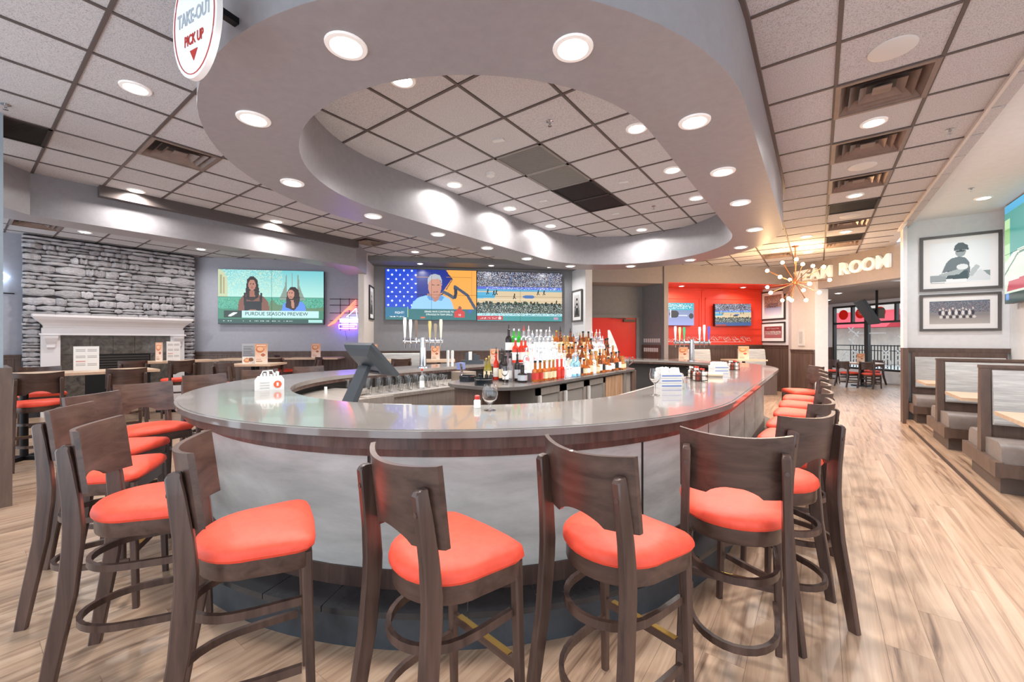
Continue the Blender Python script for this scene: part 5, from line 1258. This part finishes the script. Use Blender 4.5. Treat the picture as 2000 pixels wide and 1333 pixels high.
taps(-5.02, 4.42, 1.07, 0.848, 'chrome beer tap tower on the left counter', (('#e9e6e2', .31), ('#d9d6d0', .28), ('#6d5a4e', .27), ('#b9a86a', .26), ('#8f7f6a', .22), ('#d7c9b0', .29)))
taps(-2.1, 9.1, 1.07, 0.227, 'chrome beer tap tower at the far end of the counter', (('#ece9e4', .28), ('#d9c98a', .26), ('#3f9f6a', .26), ('#e8e4e0', .26), ('#ece9e4', .3), ('#5a4fb0', .27)), .7, .38)
for dx in (0, .1): MB().rings([[(dx + sx * w, sy * .015, zz) for sx, sy in ((-1, -1), (1, -1), (1, 1), (-1, 1))] for zz, w in ((0, .014), (.12, .02), (.24, .022), (.26, .01))]).build('standing_tap_handle', WHITE_PL, None, False, (-5.0, 4.95, 1.07), label='%s of two tall white tap handles standing on the left counter' % ('left' if dx == 0 else 'right'), cat='tap handle', group='loose white tap handles')
nc = thing('straw_caddy', 'black straw and napkin caddy at the far left counter', 'caddy', (-5.05, 5.62, 1.07), .7)
MB().box(-.2, .2, -.1, .1, 0, .07).build('tray', CHAR, nc)
for k, (dx, hh) in enumerate(((-.1, .2), (-.04, .22), (.04, .18), (.1, .15))): MB().box(dx - .03, dx + .03, -.05, .05, .07, hh).build('divider', (CHAR, WHITE_PL, CHAR, CHAR)[k], nc)

# ------------------------------------------------------------------ table things on the counter
wc = thing('condiment_caddy', 'white condiment caddy with an orange round logo on the left counter', 'caddy', (-3.84, 1.64, 1.07), math.atan2(-1.64, 3.84) + PI / 2)
MB().rings([[(-.11, -.07, z_), (.11, -.07, z_), (.11, .07, z_), (-.11, .07, z_)] if z_ < .1 else [(-.09, -.05, z_), (.09, -.05, z_), (.09, .05, z_), (-.09, .05, z_)] for z_ in (0, .085, .115)]).build('box', WHITE_PL, wc)
MB().lathe([(.03, 0), (.03, .002)], 20, T(.06, -.0715, .05) @ rotM('X', PI / 2)).build('logo_disc', plain('logo_orange', '#e2582f', .5), wc)
MB().box(.052, .068, -.0745, -.0735, .035, .065, T(0, 0, 0)).build('logo_mark', WHITE_PL, wc)
m = MB()
for k in range(3): m.box(-.07, .0, -.0725, -.0715, .02 + k * .022, .026 + k * .022)
m.build('printed_lines', plain('print_grey', '#b9b6b2', .6), wc)
MB().tube([(-.07, 0, .11), (-.05, 0, .16), (.02, 0, .165), (.04, 0, .11)], .006, 6).build('handle', WHITE_PL, wc)
for k in range(6): MB().box(-.07 + k * .024, -.052 + k * .024, -.03, .03, .11, .13 + .012 * (k % 3), rotM('Z', .03 * k)).build('packet', WHITE_PL, wc)
ss = thing('salt_shaker', 'small salt shaker with a red cap beside the snifter glass', 'shaker', (-1.74, 1.98, 1.07))
MB().lathe([(.001, 0), (.022, .001), (.022, .045), (.014, .055)], 14).build('jar', plain('salt_white', '#e9ece6', .3), ss, True); MB().lathe([(.016, .053), (.016, .075), (.012, .08), (.001, .081)], 14).build('cap', CAPS['red'], ss, True)
def napkin_boxes(x, y, rz, n, L):
    o = thing('napkin_box', L, 'napkin holder', (x, y, 1.07), rz, 'napkin boxes on the right counter')
    for k in range(n):
        MB().box(-.1, .1, -.075, .075, k * .045, k * .045 + .043).build('tray', WHITE_PL, o)
        MB().box(-.09, .09, -.0765, -.0755, k * .045 + .016, k * .045 + .024).build('blue_stripe', plain('stripe_blue', '#3a5fb0', .5), o)
    rq = random.Random(int(y * 100))
    for k in range(16): MB().box(-.03, .03, -.02, .02, 0, .05, T(rq.uniform(-.07, .07), rq.uniform(-.05, .05), n * .045 - .01) @ rotM('X', rq.uniform(-.5, .5)) @ rotM('Y', rq.uniform(-.5, .5))).build('napkin', WHITE_PL, o)
napkin_boxes(-1.1, 3.88, .7, 3, 'stack of white napkin boxes with blue stripes on the right counter')
napkin_boxes(-1.08, 6.15, .7, 2, 'white napkin box farther along the right counter')
def wire_caddy(x, y, L):
    o = thing('sauce_caddy', L, 'caddy', (x, y, 1.07), .6, 'wire sauce caddies')
    m = MB()
    for z_ in (.01, .06, .11): m.tube([(-.06, -.06, z_), (.06, -.06, z_), (.06, .06, z_), (-.06, .06, z_), (-.06, -.06, z_)], .0035, 5)
    for a in (-.06, 0, .06):
        for b_ in (-.06, .06): m.tube([(a, b_, 0), (a, b_, .11)], .0035, 5)
    m.build('wire_rack', BLACK_M, o)
    for k, (dx, dy, c_) in enumerate(((-.03, -.03, '#8a3a2a'), (.03, -.03, '#e9e4da'), (-.03, .03, '#d9d2c2'), (.03, .03, '#5a2f22'))):
        j = MB().lathe([(.001, .002), (.022, .003), (.022, .085), (.01, .1), (.01, .12)], 12, T(dx, dy, 0)).build('sauce_jar', plain('sauce_' + c_.strip('#'), c_, .3), o, True)
        MB().lathe([(.012, .118), (.012, .135)], 10, T(dx, dy, 0)).build('lid', (CAPS['white'], CAPS['red'])[k % 2], j)
wire_caddy(-1.0, 4.65, 'wire sauce caddy with jars right of the napkin boxes'); wire_caddy(-.98, 6.65, 'wire sauce caddy at the far right of the counter'); wire_caddy(-1.12, 4.95, 'wire sauce caddy between the two napkin boxes')
J0 = None
for k in range(7):
    x, y = -1.13 + .02 * (k % 2), 4.1 + k * .055
    o = glass_thing(x, y, 1.07, [(.001, 0), (.026, 0), (.028, .07), (.02, .075), (.02, .09), (.001, .09)], 'first clear jar in the line right of the napkin boxes', 'small clear jars', 12, name='glass_jar') if J0 is None else dup(J0, (x, y, 1.07), 0, '%s clear jar in the line right of the napkin boxes' % ORD[k])
    J0 = J0 or o
cr = thing('paper_roll', 'tan paper roll lying near the far napkin box', 'paper roll', (-1.0, 5.25, 1.1), .4)
MB().lathe([(.028, -.12), (.028, .12)], 16, rotM('Y', PI / 2)).build('roll', plain('kraft', '#d9c4a8', .8), cr, True)
# white fin shaped ornament and glass mug at the far end of the island
fin = MB(); q = [(-.16 * (1 - (k / 12) ** 1.8), k / 12 * .42) for k in range(13)]
fin.prism([(0.0, 0)] + [(-.02 + .0, 0.68)] + [(.2 * math.sin((1 - k / 12) * PI / 2), k / 12 * .68) for k in range(12, -1, -1)], -.03, .03, T(-3.0, 6.98, 1.0) @ rotM('Z', .7) @ rotM('X', PI / 2))
fin.build('fin_display', grainy('fin_white', '#cfcac4', '#ece9e4', (8, 8, 8), rough=.5), label='white fin shaped bottle display in front of the red door', cat='ornament')
mg = thing('glass_pitcher', 'clear glass pitcher at the far end of the island', 'pitcher', (-2.78, 7.22, 1.0))
MB().lathe([(.001, 0), (.06, .002), (.07, .2), (.067, .2), (.057, .008), (.001, .008)], 20, cap0=False, cap1=False).build('jug', GLASS, mg, True); MB().tube([(.068, 0, .18), (.12, 0, .2), (.13, 0, .12), (.064, 0, .06)], .008, 7).build('handle', GLASS, mg, True)
# ------------------------------------------------------------------ sputnik chandelier
ch = thing('sputnik_chandelier', 'gold sputnik chandelier with glowing globe bulbs', 'chandelier', (-.4, 10.9, 2.75))
GOLD = plain('rose_gold', '#e09a6c', .25, 1); BULB = emis('warm_bulb', '#ffd9a0', 22)
MB().lathe([(.001, .0), (.035, .01), (.05, .04), (.035, .07), (.001, .08)], 14, T(0, 0, -.04)).build('hub', GOLD, ch, True)
MB().tube([(0, 0, .03), (0, 0, HC - 2.75)], .014, 8).build('stem', GOLD, ch)
MB().lathe([(.06, HC - 2.75 - .02), (.065, HC - 2.75)], 20).build('canopy', GOLD, ch)
wl = bpy.data.lights.new('bulb_glow', 'POINT'); wl.energy = 22; wl.color = (1, .62, .3); wl.shadow_soft_size = .05
rc = random.Random(5)
dirs = []
for k in range(18):
    zz = 1 - 2 * (k + .5) / 18; a = k * 2.39996
    dirs.append(Vector((math.cos(a) * math.sqrt(1 - zz * zz), math.sin(a) * math.sqrt(1 - zz * zz), zz)))
for k, d in enumerate(dirs):
    R_ = rc.uniform(.42, .62)
    if abs(d.z) > .93: R_ *= .7
    arm = MB().tube([tuple(d * .03), tuple(d * R_)], .008, 6).build('arm', GOLD, ch)
    MB().sphere(tuple(d * (R_ + .03)), .038, 12, 8).build('globe_bulb', BULB, arm, True)
    if k % 3 == 0:
        l_ = bpy.data.objects.new('glow', wl); C.objects.link(l_); l_.parent = ch; l_.location = d * (R_ + .09)
